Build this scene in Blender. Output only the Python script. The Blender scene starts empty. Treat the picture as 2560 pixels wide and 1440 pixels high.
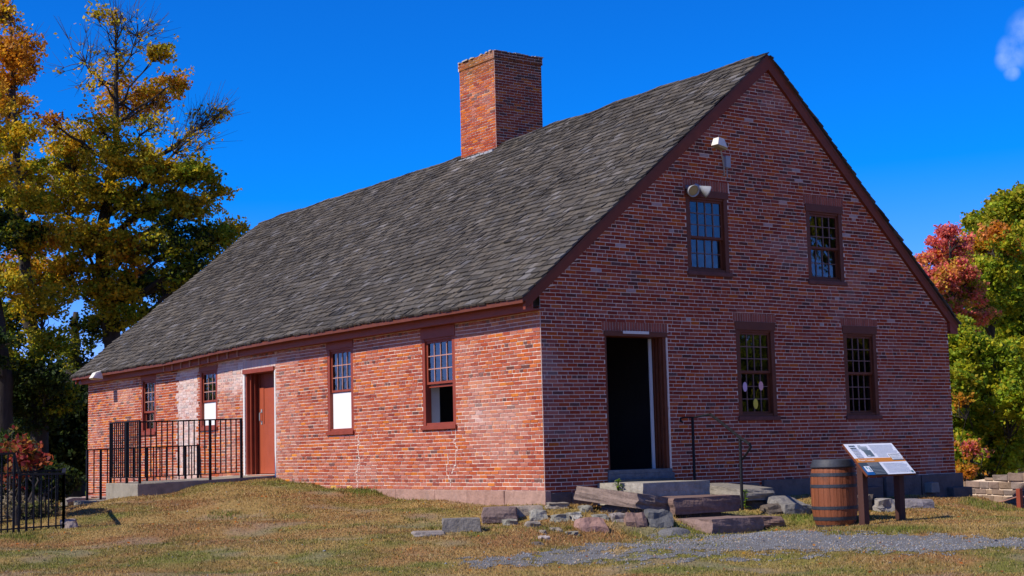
import bpy, bmesh, math, random
import numpy as np
from mathutils import Vector, Matrix, noise as mn

random.seed(7); RNG = np.random.default_rng(7)
S = bpy.context.scene
COL = S.collection

# ------------------------------------------------------------------ camera
F_PX = 3794.68
C = np.array([-15.4327, -20.9485, 0.6610])
YAW, PIT, ROL = 0.616817476, 0.107673699, -0.025183804
def _axes():
    cy, sy = math.cos(YAW), math.sin(YAW)
    f = np.array([sy*math.cos(PIT), cy*math.cos(PIT), math.sin(PIT)])
    r = np.array([cy, -sy, 0.]); u = np.cross(r, f)
    c, s = math.cos(ROL), math.sin(ROL)
    return c*r + s*u, -s*r + c*u, f
CR, CU, CF = _axes()
cam = bpy.data.cameras.new('camera'); co = bpy.data.objects.new('camera', cam); COL.objects.link(co)
cam.sensor_width = 36; cam.lens = F_PX/2560*36; cam.clip_end = 3000; cam.clip_start = .1
m = Matrix.Identity(4)
for i in range(3):
    m[i][0], m[i][1], m[i][2], m[i][3] = CR[i], CU[i], -CF[i], C[i]
co.matrix_world = m
S.camera = co
S.render.resolution_x, S.render.resolution_y = 1024, 576

# ------------------------------------------------------------------ sky + sun
SUN_AZ, SUN_EL = math.radians(276), math.radians(44)      # heading from +Y towards +X
w = bpy.data.worlds.new('World'); S.world = w; w.use_nodes = True
nt = w.node_tree; nt.nodes.clear(); L = nt.links
def N(t, **k):
    n = nt.nodes.new(t)
    for a, b in k.items(): setattr(n, a, b)
    return n
sky = N('ShaderNodeTexSky', sky_type='NISHITA', sun_disc=False, sun_elevation=SUN_EL, sun_rotation=SUN_AZ,
        altitude=3200, air_density=1.0, dust_density=0.1, ozone_density=3.0)
hs = N('ShaderNodeHueSaturation'); hs.inputs['Hue'].default_value = .498; hs.inputs['Saturation'].default_value = 1.32; hs.inputs['Value'].default_value = 1.0
mul = N('ShaderNodeMix', data_type='RGBA', blend_type='MULTIPLY'); mul.inputs[0].default_value = 1
mul.inputs[7].default_value = (0.75, 0.86, 1.5, 1)
bg = N('ShaderNodeBackground'); bg.inputs['Strength'].default_value = .105
out = N('ShaderNodeOutputWorld')
L.new(sky.outputs[0], hs.inputs['Color'])
# deep polarised blue: pull red out of the blue part of the sky, leave the pale glow near the sun
sp = N('ShaderNodeSeparateColor'); cb = N('ShaderNodeCombineColor'); ra = N('ShaderNodeMath', operation='MULTIPLY_ADD'); rm = N('ShaderNodeMath', operation='MAXIMUM')
ra.inputs[1].default_value = 1.6; ra.inputs[2].default_value = -1.0; rm.inputs[1].default_value = .04
L.new(hs.outputs[0], sp.inputs[0]); L.new(sp.outputs[0], ra.inputs[0]); L.new(ra.outputs[0], rm.inputs[0]); L.new(rm.outputs[0], cb.inputs[0]); L.new(sp.outputs[1], cb.inputs[1]); L.new(sp.outputs[2], cb.inputs[2])
L.new(cb.outputs[0], mul.inputs[6])
# small wispy cloud high on the right
def pdir(px, py):
    d = CF + (px-1280)/F_PX*CR - (py-720)/F_PX*CU
    return d/np.linalg.norm(d)
tc = N('ShaderNodeTexCoord')
def blob(px, py, r0, r1):
    q = N('ShaderNodeVectorMath', operation='DOT_PRODUCT'); q.inputs[1].default_value = tuple(pdir(px, py)); L.new(tc.outputs['Generated'], q.inputs[0])
    e = N('ShaderNodeMapRange', interpolation_type='SMOOTHSTEP'); e.inputs[1].default_value = math.cos(r0); e.inputs[2].default_value = math.cos(r1); L.new(q.outputs['Value'], e.inputs[0]); return e.outputs[0]
acc = None
for b_ in ((2575, 75, .016, .002), (2540, 125, .013, .001), (2520, 150, .009, .001), (2530, 182, .006, .001), (2600, 110, .02, .004)):
    e = blob(*b_)
    if acc is None: acc = e
    else:
        mx_ = N('ShaderNodeMath', operation='MAXIMUM'); L.new(acc, mx_.inputs[0]); L.new(e, mx_.inputs[1]); acc = mx_.outputs[0]
cn = N('ShaderNodeTexNoise'); cn.inputs['Scale'].default_value = 75; cn.inputs['Detail'].default_value = 5; cn.inputs['Roughness'].default_value = .55
L.new(tc.outputs['Generated'], cn.inputs['Vector'])
mr2 = N('ShaderNodeMapRange'); mr2.inputs[1].default_value = .25; mr2.inputs[2].default_value = .8; mr2.inputs[4].default_value = .7
L.new(cn.outputs['Fac'], mr2.inputs[0]); m2 = N('ShaderNodeMath', operation='MULTIPLY'); L.new(acc, m2.inputs[0]); L.new(mr2.outputs[0], m2.inputs[1])
# added pale warm term in the unseen southern sky, lifts the shaded gable
sy = N('ShaderNodeSeparateXYZ'); L.new(tc.outputs['Generated'], sy.inputs[0])
ys_ = N('ShaderNodeMapRange'); ys_.inputs[1].default_value = -.05; ys_.inputs[2].default_value = -.9; ys_.inputs[4].default_value = .10; L.new(sy.outputs[1], ys_.inputs[0])
smix = N('ShaderNodeMix', data_type='RGBA'); L.new(ys_.outputs[0], smix.inputs[0]); L.new(mul.outputs[2], smix.inputs[6]); smix.inputs[7].default_value = (4.6, 3.6, 3.8, 1)
cmix = N('ShaderNodeMix', data_type='RGBA'); L.new(m2.outputs[0], cmix.inputs[0])
L.new(smix.outputs[2], cmix.inputs[6]); cmix.inputs[7].default_value = (3.2, 4.6, 8.5, 1)
L.new(cmix.outputs[2], bg.inputs[0]); L.new(bg.outputs[0], out.inputs[0])

sl = bpy.data.lights.new('sun', 'SUN'); sl.energy = 4.4; sl.angle = math.radians(.5); sl.color = (1, .91, .77)
so = bpy.data.objects.new('sun', sl); COL.objects.link(so)
sd = Vector((math.cos(SUN_EL)*math.sin(SUN_AZ), math.cos(SUN_EL)*math.cos(SUN_AZ), math.sin(SUN_EL)))
so.rotation_euler = sd.to_track_quat('Z', 'Y').to_euler(); so.location = (-30, 10, 40)
S.view_settings.view_transform = 'Standard'; S.view_settings.look = 'None'
S.view_settings.exposure = 0.42; S.view_settings.gamma = 1
S.cycles.max_bounces = 6; S.cycles.transparent_max_bounces = 12

# ------------------------------------------------------------------ helpers
def at(px, py, D): return C + D*(CF + (px-1280)/F_PX*CR - (py-720)/F_PX*CU)

def vnoise(x, y, seed=0):
    x = np.asarray(x, float); y = np.asarray(y, float)
    xi = np.floor(x).astype(np.int64); yi = np.floor(y).astype(np.int64)
    fx = x-xi; fy = y-yi; fx = fx*fx*(3-2*fx); fy = fy*fy*(3-2*fy)
    def h(a, b):
        n = (a*374761393 + b*668265263 + seed*974634777) & 0xffffffff
        n = ((n ^ (n >> 13))*1274126177) & 0xffffffff
        return ((n ^ (n >> 16)) & 0xffff)/65535.
    return (h(xi, yi)*(1-fx)+h(xi+1, yi)*fx)*(1-fy)+(h(xi, yi+1)*(1-fx)+h(xi+1, yi+1)*fx)*fy
def fbm(x, y, seed=0, o=4):
    s = 0; a = .5; t = 0
    for i in range(o):
        s = s+a*vnoise(np.asarray(x)*2**i, np.asarray(y)*2**i, seed+i*17); t += a; a *= .5
    return s/t

def tag(o, label=None, cat=None, group=None, kind=None):
    if label: o['label'] = label
    if cat: o['category'] = cat
    if group: o['group'] = group
    if kind: o['kind'] = kind
    return o
def empty(name, loc, label=None, cat=None, group=None, rz=0, parent=None):
    o = bpy.data.objects.new(name, None); COL.objects.link(o)
    o.location = tuple(float(v) for v in loc); o.rotation_euler = (0, 0, rz); o.empty_display_size = .2
    if parent: o.parent = parent
    return tag(o, label, cat, group)

class MB:
    def __init__(s): s.v = []; s.f = []; s.c = []
    def face(s, pts, col=(1, 1, 1)):
        b = len(s.v); s.v += [tuple(p) for p in pts]; s.c += [col]*len(pts); s.f.append(tuple(range(b, b+len(pts))))
    def hexa(s, p, col=(1, 1, 1), skip=()):
        # p: 8 points, 0-3 bottom loop, 4-7 top loop
        b = len(s.v); s.v += [tuple(q) for q in p]; s.c += [col]*8
        for i, q in enumerate(((0, 3, 2, 1), (4, 5, 6, 7), (0, 1, 5, 4), (1, 2, 6, 5), (2, 3, 7, 6), (3, 0, 4, 7))):
            if i not in skip: s.f.append(tuple(b+k for k in q))
    def box(s, x0, x1, y0, y1, z0, z1, col=(1, 1, 1)):
        s.hexa([(x0, y0, z0), (x1, y0, z0), (x1, y1, z0), (x0, y1, z0), (x0, y0, z1), (x1, y0, z1), (x1, y1, z1), (x0, y1, z1)], col)
    def bar(s, a, b, w, h=None, col=(1, 1, 1), up=(0, 0, 1)):
        h = h or w; a = Vector(a); b = Vector(b); d = (b-a).normalized(); u = Vector(up)
        if abs(d.dot(u)) > .98: u = Vector((0, 1, 0))
        x = d.cross(u).normalized()*w/2; y = x.cross(d).normalized()*h/2
        s.hexa([a-x-y, a+x-y, a+x+y, a-x+y, b-x-y, b+x-y, b+x+y, b-x+y], col)
    def tube(s, pts, rads, n=8, col=(1, 1, 1), cap=True):
        pts = [Vector(tuple(float(k) for k in p)) for p in pts]
        if not hasattr(rads, '__len__'): rads = [rads]*len(pts)
        b = len(s.v); x = None
        for i, p in enumerate(pts):
            d = (pts[min(i+1, len(pts)-1)]-pts[max(i-1, 0)]).normalized()
            if x is None:
                x = d.orthogonal().normalized()
            x = (x-d*x.dot(d)); x = x.normalized() if x.length > 1e-6 else d.orthogonal().normalized()
            y = d.cross(x)
            for k in range(n):
                t = 2*math.pi*k/n; s.v.append(tuple(p+(x*math.cos(t)+y*math.sin(t))*rads[i])); s.c.append(col)
        for i in range(len(pts)-1):
            for k in range(n):
                k2 = (k+1) % n; s.f.append((b+i*n+k, b+i*n+k2, b+(i+1)*n+k2, b+(i+1)*n+k))
        if cap:
            s.f.append(tuple(b+k for k in range(n))[::-1]); s.f.append(tuple(b+(len(pts)-1)*n+k for k in range(n)))
    def lathe(s, prof, n=32, c=(0, 0, 0), col=(1, 1, 1)):
        b = len(s.v)
        for r, z in prof:
            for k in range(n):
                t = 2*math.pi*k/n; s.v.append((c[0]+r*math.cos(t), c[1]+r*math.sin(t), c[2]+z)); s.c.append(col)
        for i in range(len(prof)-1):
            for k in range(n):
                k2 = (k+1) % n; s.f.append((b+i*n+k, b+i*n+k2, b+(i+1)*n+k2, b+(i+1)*n+k))
    def build(s, name, mat, parent=None, smooth=False, bevel=0):
        me = bpy.data.meshes.new(name); me.from_pydata(s.v, [], s.f)
        a = me.color_attributes.new('col', 'FLOAT_COLOR', 'POINT')
        cc = np.ones((len(s.v), 4), np.float32); cc[:, :3] = np.array([c[:3] for c in s.c], np.float32); a.data.foreach_set('color', cc.ravel())
        if smooth: me.polygons.foreach_set('use_smooth', [True]*len(me.polygons))
        me.materials.append(mat); o = bpy.data.objects.new(name, me); COL.objects.link(o)
        if parent: o.parent = parent
        if bevel:
            bm = bmesh.new(); bm.from_mesh(me); bmesh.ops.remove_doubles(bm, verts=bm.verts, dist=1e-5)
            bmesh.ops.recalc_face_normals(bm, faces=bm.faces); bm.to_mesh(me); bm.free()
            md = o.modifiers.new('bevel', 'BEVEL'); md.width = bevel; md.segments = 2; md.limit_method = 'ANGLE'
        return o

def np_mesh(name, V, F, colr, mat, parent=None):
    """V (n,3), F (m,k) uniform polygons, colr (n,3)"""
    me = bpy.data.meshes.new(name); k = F.shape[1]
    me.vertices.add(len(V)); me.vertices.foreach_set('co', V.astype(np.float32).ravel())
    me.loops.add(F.size); me.loops.foreach_set('vertex_index', F.astype(np.int32).ravel())
    me.polygons.add(len(F)); me.polygons.foreach_set('loop_start', np.arange(0, F.size, k, dtype=np.int32))
    me.polygons.foreach_set('loop_total', np.full(len(F), k, np.int32))
    me.update(calc_edges=True)
    a = me.color_attributes.new('col', 'FLOAT_COLOR', 'POINT')
    cc = np.ones((len(V), 4), np.float32); cc[:, :3] = colr; a.data.foreach_set('color', cc.ravel())
    me.materials.append(mat); o = bpy.data.objects.new(name, me); COL.objects.link(o)
    if parent: o.parent = parent
    return o

def mat(name, col=None, rough=.8, var=.25, scale=8., bump=.0, bscale=40., metal=0, spec=.3, stretch=(1, 1, 1), transl=0, dirt=None, dirt_s=1.5, dirt_lo=.55, dirt_hi=.7):
    """procedural material: col None -> per-element colour attribute; noise varies it; optional stain colour"""
    m = bpy.data.materials.new(name); m.use_nodes = True; t = m.node_tree; t.nodes.clear(); K = t.links
    def n(ty, **k):
        q = t.nodes.new(ty)
        for a, b in k.items(): setattr(q, a, b)
        return q
    p = n('ShaderNodeBsdfPrincipled'); o = n('ShaderNodeOutputMaterial')
    p.inputs['Roughness'].default_value = rough; p.inputs['Metallic'].default_value = metal; p.inputs['Specular IOR Level'].default_value = spec
    c = n('ShaderNodeTexCoord'); mp = n('ShaderNodeMapping'); mp.inputs['Scale'].default_value = stretch
    K.new(c.outputs['Object'], mp.inputs[0])
    nz = n('ShaderNodeTexNoise'); nz.inputs['Scale'].default_value = scale; nz.inputs['Detail'].default_value = 6; nz.inputs['Roughness'].default_value = .65
    K.new(mp.outputs[0], nz.inputs['Vector'])
    r = n('ShaderNodeMapRange'); r.inputs[1].default_value = .25; r.inputs[2].default_value = .75; r.inputs[3].default_value = 1-var; r.inputs[4].default_value = 1+var
    K.new(nz.outputs['Fac'], r.inputs[0])
    vm = n('ShaderNodeVectorMath', operation='SCALE')
    if col is None:
        a = n('ShaderNodeAttribute', attribute_name='col'); K.new(a.outputs['Color'], vm.inputs[0])
    else: vm.inputs[0].default_value = col[:3]
    K.new(r.outputs[0], vm.inputs['Scale']); cur = vm.outputs[0]
    if dirt:
        n2 = n('ShaderNodeTexNoise'); n2.inputs['Scale'].default_value = dirt_s; n2.inputs['Detail'].default_value = 8; n2.inputs['Roughness'].default_value = .7
        K.new(c.outputs['Object'], n2.inputs['Vector'])
        r2 = n('ShaderNodeMapRange'); r2.inputs[1].default_value = dirt_lo; r2.inputs[2].default_value = dirt_hi; K.new(n2.outputs['Fac'], r2.inputs[0])
        mx = n('ShaderNodeMix', data_type='RGBA'); K.new(r2.outputs[0], mx.inputs[0]); K.new(cur, mx.inputs[6]); mx.inputs[7].default_value = (*dirt, 1)
        cur = mx.outputs[2]
    K.new(cur, p.inputs['Base Color'])
    if bump:
        nb = n('ShaderNodeTexNoise'); nb.inputs['Scale'].default_value = bscale; nb.inputs['Detail'].default_value = 5
        K.new(mp.outputs[0], nb.inputs['Vector']); bp = n('ShaderNodeBump'); bp.inputs['Strength'].default_value = bump; bp.inputs['Distance'].default_value = .02
        K.new(nb.outputs['Fac'], bp.inputs['Height']); K.new(bp.outputs[0], p.inputs['Normal'])
    if transl:
        tr = n('ShaderNodeBsdfTranslucent'); K.new(cur, tr.inputs['Color']); mx = n('ShaderNodeMixShader'); mx.inputs[0].default_value = transl
        K.new(p.outputs[0], mx.inputs[1]); K.new(tr.outputs[0], mx.inputs[2]); K.new(mx.outputs[0], o.inputs[0])
    else: K.new(p.outputs[0], o.inputs[0])
    return m

M = {}
M['brick'] = mat('brick', None, .9, .17, 22, .5, 60, dirt=(.46, .33, .27), dirt_s=9, dirt_lo=.62, dirt_hi=.95)
M['mortar'] = mat('mortar', (.74, .61, .50), .95, .15, 14, .4, 50)
M['plaster'] = mat('plaster', (.62, .62, .60), .9, .06, 3)
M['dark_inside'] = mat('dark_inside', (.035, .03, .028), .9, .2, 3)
M['shingle'] = mat('weathered_shingle', None, .9, .13, 30, .2, 60, stretch=(.3, 1, .3))
M['red_paint'] = mat('red_brown_paint', (.23, .045, .022), .55, .16, 5, .15, 40)
M['door_paint'] = mat('door_paint', (.33, .070, .030), .5, .10, 3, .1, 30)
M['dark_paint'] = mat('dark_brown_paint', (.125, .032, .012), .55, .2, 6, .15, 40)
M['rake_paint'] = mat('rake_paint', (.17, .034, .012), .6, .2, 5, .15, 40)
M['sill'] = mat('weathered_sill', (.13, .05, .04), .8, .3, 10, .3, 40)
M['muntin'] = mat('window_muntin', (.42, .22, .17), .6, .2, 6)
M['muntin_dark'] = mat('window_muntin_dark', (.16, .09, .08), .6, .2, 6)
M['white_board'] = mat('white_board', (.72, .72, .70), .6, .05, 3, dirt=(.35, .34, .32), dirt_s=5, dirt_lo=.62, dirt_hi=.8)
M['curtain'] = mat('curtain', (.16, .165, .145), .9, .3, 9, stretch=(1, 1, .15))
M['brownstone'] = mat('brownstone', None, .92, .3, 5, .8, 18, dirt=(.10, .09, .075), dirt_s=2.5, dirt_lo=.55, dirt_hi=.8)
M['concrete'] = mat('concrete', (.25, .225, .18), .92, .2, 5, .5, 30, dirt=(.12, .11, .09), dirt_s=2.2, dirt_lo=.5, dirt_hi=.8)
M['rock'] = mat('rock', None, .9, .35, 9, .9, 20)
M['ground'] = mat('ground', None, .95, .4, 11, .8, 35)
M['grass'] = mat('grass', None, .8, .15, 3, transl=.25)
M['gravel'] = mat('gravel', (.135, .132, .130), .95, .5, 55, 1., 60)
M['pebble'] = mat('pebble', None, .9, .2, 10)
M['iron'] = mat('black_iron', (.007, .007, .009), .65, .3, 10, spec=.25)
M['bark'] = mat('bark', (.040, .033, .027), .95, .45, 6, 1., 12, stretch=(1, 1, .3))
M['leaf'] = mat('leaf', None, .6, .12, 2, transl=.5, spec=.25)
M['white_metal'] = mat('white_metal', (.66, .63, .56), .5, .12, 8, dirt=(.25, .19, .13), dirt_s=9, dirt_lo=.6, dirt_hi=.85)
M['grey_metal'] = mat('grey_metal', (.30, .31, .32), .4, .12, 6)
M['lens'] = mat('lamp_lens', (.30, .24, .12), .2, .1, 6, spec=.6)
M['barrel_wood'] = mat('barrel_wood', None, .65, .3, 6, .35, 18, stretch=(3, 3, .3), spec=.3, dirt=(.07, .035, .022), dirt_s=4, dirt_lo=.55, dirt_hi=.8)
M['barrel_hoop'] = mat('barrel_hoop', (.026, .030, .042), .6, .35, 8, .2, 30, spec=.4, dirt=(.10, .07, .05), dirt_s=7, dirt_lo=.6, dirt_hi=.8)
M['post_wood'] = mat('post_wood', (.055, .022, .016), .7, .3, 6, .3, 20, stretch=(1, 1, .2))
M['sign_face'] = mat('sign_print', None, .35, .03, 4, spec=.4)
M['wallstone'] = mat('wall_stone', None, .92, .3, 5, .8, 16)
M['paper'] = mat('paper', None, .7, .05, 5)
def glass_mat():
    m = bpy.data.materials.new('old_glass'); m.use_nodes = True; t = m.node_tree; t.nodes.clear(); K = t.links
    o = t.nodes.new('ShaderNodeOutputMaterial'); g = t.nodes.new('ShaderNodeBsdfGlossy'); g.inputs['Roughness'].default_value = .02
    g.inputs['Color'].default_value = (.85, .9, .95, 1)
    tr = t.nodes.new('ShaderNodeBsdfTransparent'); tr.inputs['Color'].default_value = (.72, .76, .74, 1)
    fr = t.nodes.new('ShaderNodeFresnel'); fr.inputs['IOR'].default_value = 1.95
    c = t.nodes.new('ShaderNodeTexCoord'); nz = t.nodes.new('ShaderNodeTexNoise'); nz.inputs['Scale'].default_value = 3.5
    K.new(c.outputs['Object'], nz.inputs['Vector']); b = t.nodes.new('ShaderNodeBump'); b.inputs['Strength'].default_value = .25; b.inputs['Distance'].default_value = .02
    K.new(nz.outputs['Fac'], b.inputs['Height']); K.new(b.outputs[0], g.inputs['Normal'])
    mx = t.nodes.new('ShaderNodeMixShader'); K.new(fr.outputs[0], mx.inputs[0]); K.new(tr.outputs[0], mx.inputs[1]); K.new(g.outputs[0], mx.inputs[2]); K.new(mx.outputs[0], o.inputs[0])
    return m
M['glass'] = glass_mat()

# ------------------------------------------------------------------ terrain
CTRL = np.array([
 (-15.4,-21,-1.0),(-20,-10,-1.0),(-9,-1,-.74),(-6.9,-3.4,-.77),(-5,-6,-.80),(-3.2,-8.3,-.80),(-1.4,-10.6,-.80),(4,-12,-.85),
 (6.85,-4.5,-.66),(10.8,-.1,-.45),(9.0,-1.6,-.44),(2.2,-5.9,-.57),(.86,-5.7,-.58),(4.5,-5,-.58),(0,-7.5,-.68),(3,-8,-.68),
 (.1,-.1,-.27),(.4,-1.6,-.40),(1.4,-3.3,-.72),(-.6,-3.4,-.70),(2.8,-3.4,-.67),(6.1,-.1,-.30),(9,-.2,-.40),(4,-1.5,-.38),(6,-2.5,-.46),(3.6,-2.6,-.50),
 (-.1,1.0,-.27),(-.1,3.5,-.21),(-.1,6.8,-.02),(-.1,9,.12),(-.1,10.2,.20),(-1.5,9.7,.14),(-3.1,9.7,-.08),(-3.5,11.5,-.38),(-4.2,8,-.16),(-3,6,-.10),
 (-1.6,3,-.32),(-3.2,2.6,-.42),(-5,4,-.44),(-4.6,6.3,-.27),(-2,-.8,-.50),(-6.3,5,-.44),(-7.5,5.6,-.50),(-8.6,6.5,-.56),(-6,1,-.62),(-8,2.5,-.62),
 (-5.5,9,-.36),(-4.5,13,-.35),(-3,17,-.38),(-.3,22,-.35),(-4,22,-.45),(-.3,16,-.35),(3,24,-.6),(-7,16,-.6),(-9,10,-.75),(-12,9,-.9),
 (-8,30,-1.6),(0,34,-1.8),(10,30,-1.8),(-20,20,-2),(-25,5,-1.6),(15,2.5,-.95),(14,-3,-1.1),(11.5,3,-.7),(12,-8,-1.1),(19,3,-1.3),(20,-10,-1.6),(28,8,-2),(12,24,-1.4),
 (5,10,-.4),(5,18,-.4),(9,10,-.5),
 (60,60,-4),(-60,60,-4),(60,-60,-4),(-60,-60,-3),(0,100,-5),(120,0,-5),(-120,0,-5),(0,-100,-4),(35,35,-3),(-30,45,-3)], float)
_e = [at(px, 1262, D_) for px, D_ in ((2450, 30.5), (2500, 29.5), (2560, 28.5), (2620, 27), (2450, 32.3), (2500, 31.3), (2560, 30.3), (2620, 28.8), (2450, 36), (2560, 35), (2500, 39), (2640, 33))]
CTRL = np.concatenate([CTRL, [[p[0], p[1], z] for p, z in zip(_e, (-.43, -.545, -.63, -.685, -.88, -1.0, -1.1, -1.15, -1.2, -1.4, -1.45, -1.5))]])
def H(x, y):
    x = np.asarray(x, float); y = np.asarray(y, float); sh = x.shape
    x = x.ravel(); y = y.ravel(); z = np.empty_like(x)
    for s in range(0, len(x), 20000):
        X = x[s:s+20000, None]; Y = y[s:s+20000, None]
        d2 = (X-CTRL[:, 0])**2+(Y-CTRL[:, 1])**2+.12
        wt = d2**-1.7; z[s:s+20000] = (wt*CTRL[:, 2]).sum(1)/wt.sum(1)
    z = z+(fbm(x*.9, y*.9, 5)-.5)*.06+(fbm(x*3.1, y*3.1, 9, 2)-.5)*.03
    return z.reshape(sh)
def hz(x, y): return float(H(np.array([x]), np.array([y]))[0])
def gpt(px, py):
    """the ground point seen at this pixel of the photograph"""
    d = CF+(px-1280)/F_PX*CR-(py-720)/F_PX*CU
    t = np.linspace(8, 60, 1041); P = C[None]+t[:, None]*d[None]
    g = P[:, 2]-H(P[:, 0], P[:, 1]); i = np.argmax(g < 0)
    if g[i] >= 0: i = len(t)-1
    a = t[i-1]+(t[i]-t[i-1])*g[i-1]/(g[i-1]-g[i]) if i > 0 else t[0]
    return C+a*d
def patch(x, y):
    """dry autumn turf colours"""
    a = fbm(x*.35+3, y*.35, 21); b = fbm(x*1.4, y*1.4, 33); c = fbm(x*5, y*5, 44, 2)
    tan = np.array([.335, .215, .070]); brown = np.array([.28, .140, .050]); green = np.array([.125, .150, .018]); gold = np.array([.30, .205, .042])
    g = np.clip((a*.6+b*.6-.56)*4.5, 0, 1)[..., None]; br = np.clip((fbm(x*.8+9, y*.8, 55)-.5)*4+.3, 0, 1)[..., None]
    col = tan*(1-br)+brown*br
    col = col*(1-.25*c[..., None])+gold*.25*c[..., None]
    col = col*(1-g*.8)+green*g*.8
    bare = np.clip((fbm(x*1.1+40, y*1.1, 66)-.60)*7, 0, 1)[..., None]
    return col*(1-bare*.45)+np.array([.24, .19, .14])*bare*.45
PC = None
def pathmask(x, y):
    """gravel path in front of the steps, thinning out to the left"""
    global PC
    if PC is None:
        PC = []
        for (px, pt, pb, dn) in ((900, 1392, 1425, -2), (1100, 1392, 1425, -.7), (1260, 1380, 1425, -.30), (1450, 1362, 1418, -.20), (1650, 1346, 1408, -.08), (1850, 1334, 1392, .16), (2100, 1331, 1384, .3), (2350, 1338, 1377, .34), (2570, 1348, 1371, .34), (2900, 1350, 1372, .34)):
            a = gpt(px, pt); b = gpt(px, pb); PC.append((*((a+b)/2)[:2], np.hypot(*(a-b)[:2])/2, dn))
        PC = np.array(PC)
    ax, ay = np.array([.817, -.576]), np.array([.576, .817])
    lat = np.asarray(x)*ax[0]+np.asarray(y)*ax[1]; dp = np.asarray(x)*ay[0]+np.asarray(y)*ay[1]
    cl = PC[:, 0]*ax[0]+PC[:, 1]*ax[1]; cd = PC[:, 0]*ay[0]+PC[:, 1]*ay[1]
    cen = np.interp(lat, cl, cd); hw = np.interp(lat, cl, PC[:, 2])+.02; dens = np.interp(lat, cl, PC[:, 3])
    n = fbm(x*1.6, y*1.6, 71); n2 = fbm(x*6, y*6, 72, 3)
    return np.clip(1-np.abs(dp-cen)/hw, -2, .6)*1.3+dens+(n-.5)*.8+(n2-.5)*1.9-.26

def axis(lo, hi, a, b, st, far):
    mid = np.arange(a, b+1e-6, st); l = [a]; s = st
    while l[-1] > lo: s *= 1.25; l.append(l[-1]-s)
    r = [b]; s = st
    while r[-1] < hi: s *= 1.25; r.append(r[-1]+s)
    return np.array(l[::-1][:-1]+list(mid)+r[1:])
gx = axis(-700, 700, -11, 13, .1, 0); gy = axis(-700, 700, -13, 13, .1, 0)
GX, GY = np.meshgrid(gx, gy); GZ = H(GX, GY)
inside = (GX > .3) & (GX < 10.4) & (GY > .3) & (GY < 21.9)
GZ = np.where(inside, -.5, GZ)
V = np.stack([GX, GY, GZ], -1).reshape(-1, 3); nx = len(gx); ny = len(gy)
ii, jj = np.meshgrid(np.arange(nx-1), np.arange(ny-1)); q = (jj*nx+ii).ravel(); F = np.stack([q, q+1, q+nx+1, q+nx], 1)
gc = patch(GX, GY).reshape(-1, 3)*.8
go = np_mesh('ground', V, F, gc, M['ground']); tag(go, kind='structure')
go.data.polygons.foreach_set('use_smooth', [True]*len(F))
# gravel path
pm = pathmask(GX, GY); ok = (pm[:-1, :-1] > .0) & (pm[1:, 1:] > -.1) & (GX[:-1, :-1] > -10) & (GX[:-1, :-1] < 12.9) & (GY[:-1, :-1] < 2) & (GY[:-1, :-1] > -13) & (np.abs(GX[1:, 1:]-GX[:-1, :-1]) < .12)
Fp = F[ok.ravel()]; idx, inv = np.unique(Fp, return_inverse=True); Vp = V[idx]+np.array([0, 0, .006])
po = np_mesh('gravel_path', Vp, inv.reshape(Fp.shape), np.ones((len(Vp), 3)), M['gravel']); tag(po, kind='structure')

# ------------------------------------------------------------------ house
house = empty('brick_house', (0, 0, 0), 'long old red brick building with grey shingled gable roof and tall brick chimney', 'building')
W, LN = 10.75, 22.22
RX = 5.68
def ridge_z(y): return float(np.interp(y, [0, 4.25, 7.5, 11, 22.6], [8.35, 8.31, 8.25, 8.18, 8.11]))
def eave_z(y): return float(np.interp(y, [0, 9, 12, 15.4, 22], [3.26, 3.26, 3.23, 3.14, 3.12]))
EX0, EX1 = -.45, 11.06
def roofz(x, y):
    if x <= RX: a = eave_z(y); t = (x-EX0)/(RX-EX0)
    else: a = 3.13; t = (EX1-x)/(EX1-RX)
    return a+(ridge_z(y)-a)*t
def gmap(u, z, n): return (u, -n, z)           # gable facing the camera
def lmap(u, z, n): return (-n, u, z)           # long sunny wall
def rmap(u, z, n): return (W+n, u, z)
def bmap(u, z, n): return (u, LN+n, z)

def wall(map_, u0, u1, z0, ztop, ops, knots, th=.38):
    """mortar backing with real openings, reveals and an inner face"""
    mb = MB(); mi = MB()
    us = sorted(set([u0, u1]+knots+[o[0] for o in ops]+[o[1] for o in ops]))
    for a, b in zip(us[:-1], us[1:]):
        segs = [(z0, None)]
        for o in sorted(ops, key=lambda q: q[2]):
            if o[0] < (a+b)/2 < o[1]:
                l = segs.pop(); segs += [(l[0], o[2]), (o[3], None)]
        for s0, s1 in segs:
            ta, tb = (ztop(a+1e-6), ztop(b-1e-6)) if s1 is None else (s1, s1)
            for nn, mm in ((0, mb), (-th, mi)):
                mm.face([map_(a, s0, nn), map_(b, s0, nn), map_(b, tb, nn), map_(a, ta, nn)])
    for (a, b, c, d) in [o[:4] for o in ops]:
        for q in ([(a, c), (a, d)], [(b, c), (b, d)], [(a, d), (b, d)], [(a, c), (b, c)]):
            (p0, q0), (p1, q1) = q
            mb.face([map_(p0, q0, 0), map_(p1, q1, 0), map_(p1, q1, -.10), map_(p0, q0, -.10)])
            mi.face([map_(p0, q0, -.10), map_(p1, q1, -.10), map_(p1, q1, -th), map_(p0, q0, -th)])
    return mb, mi

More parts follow.
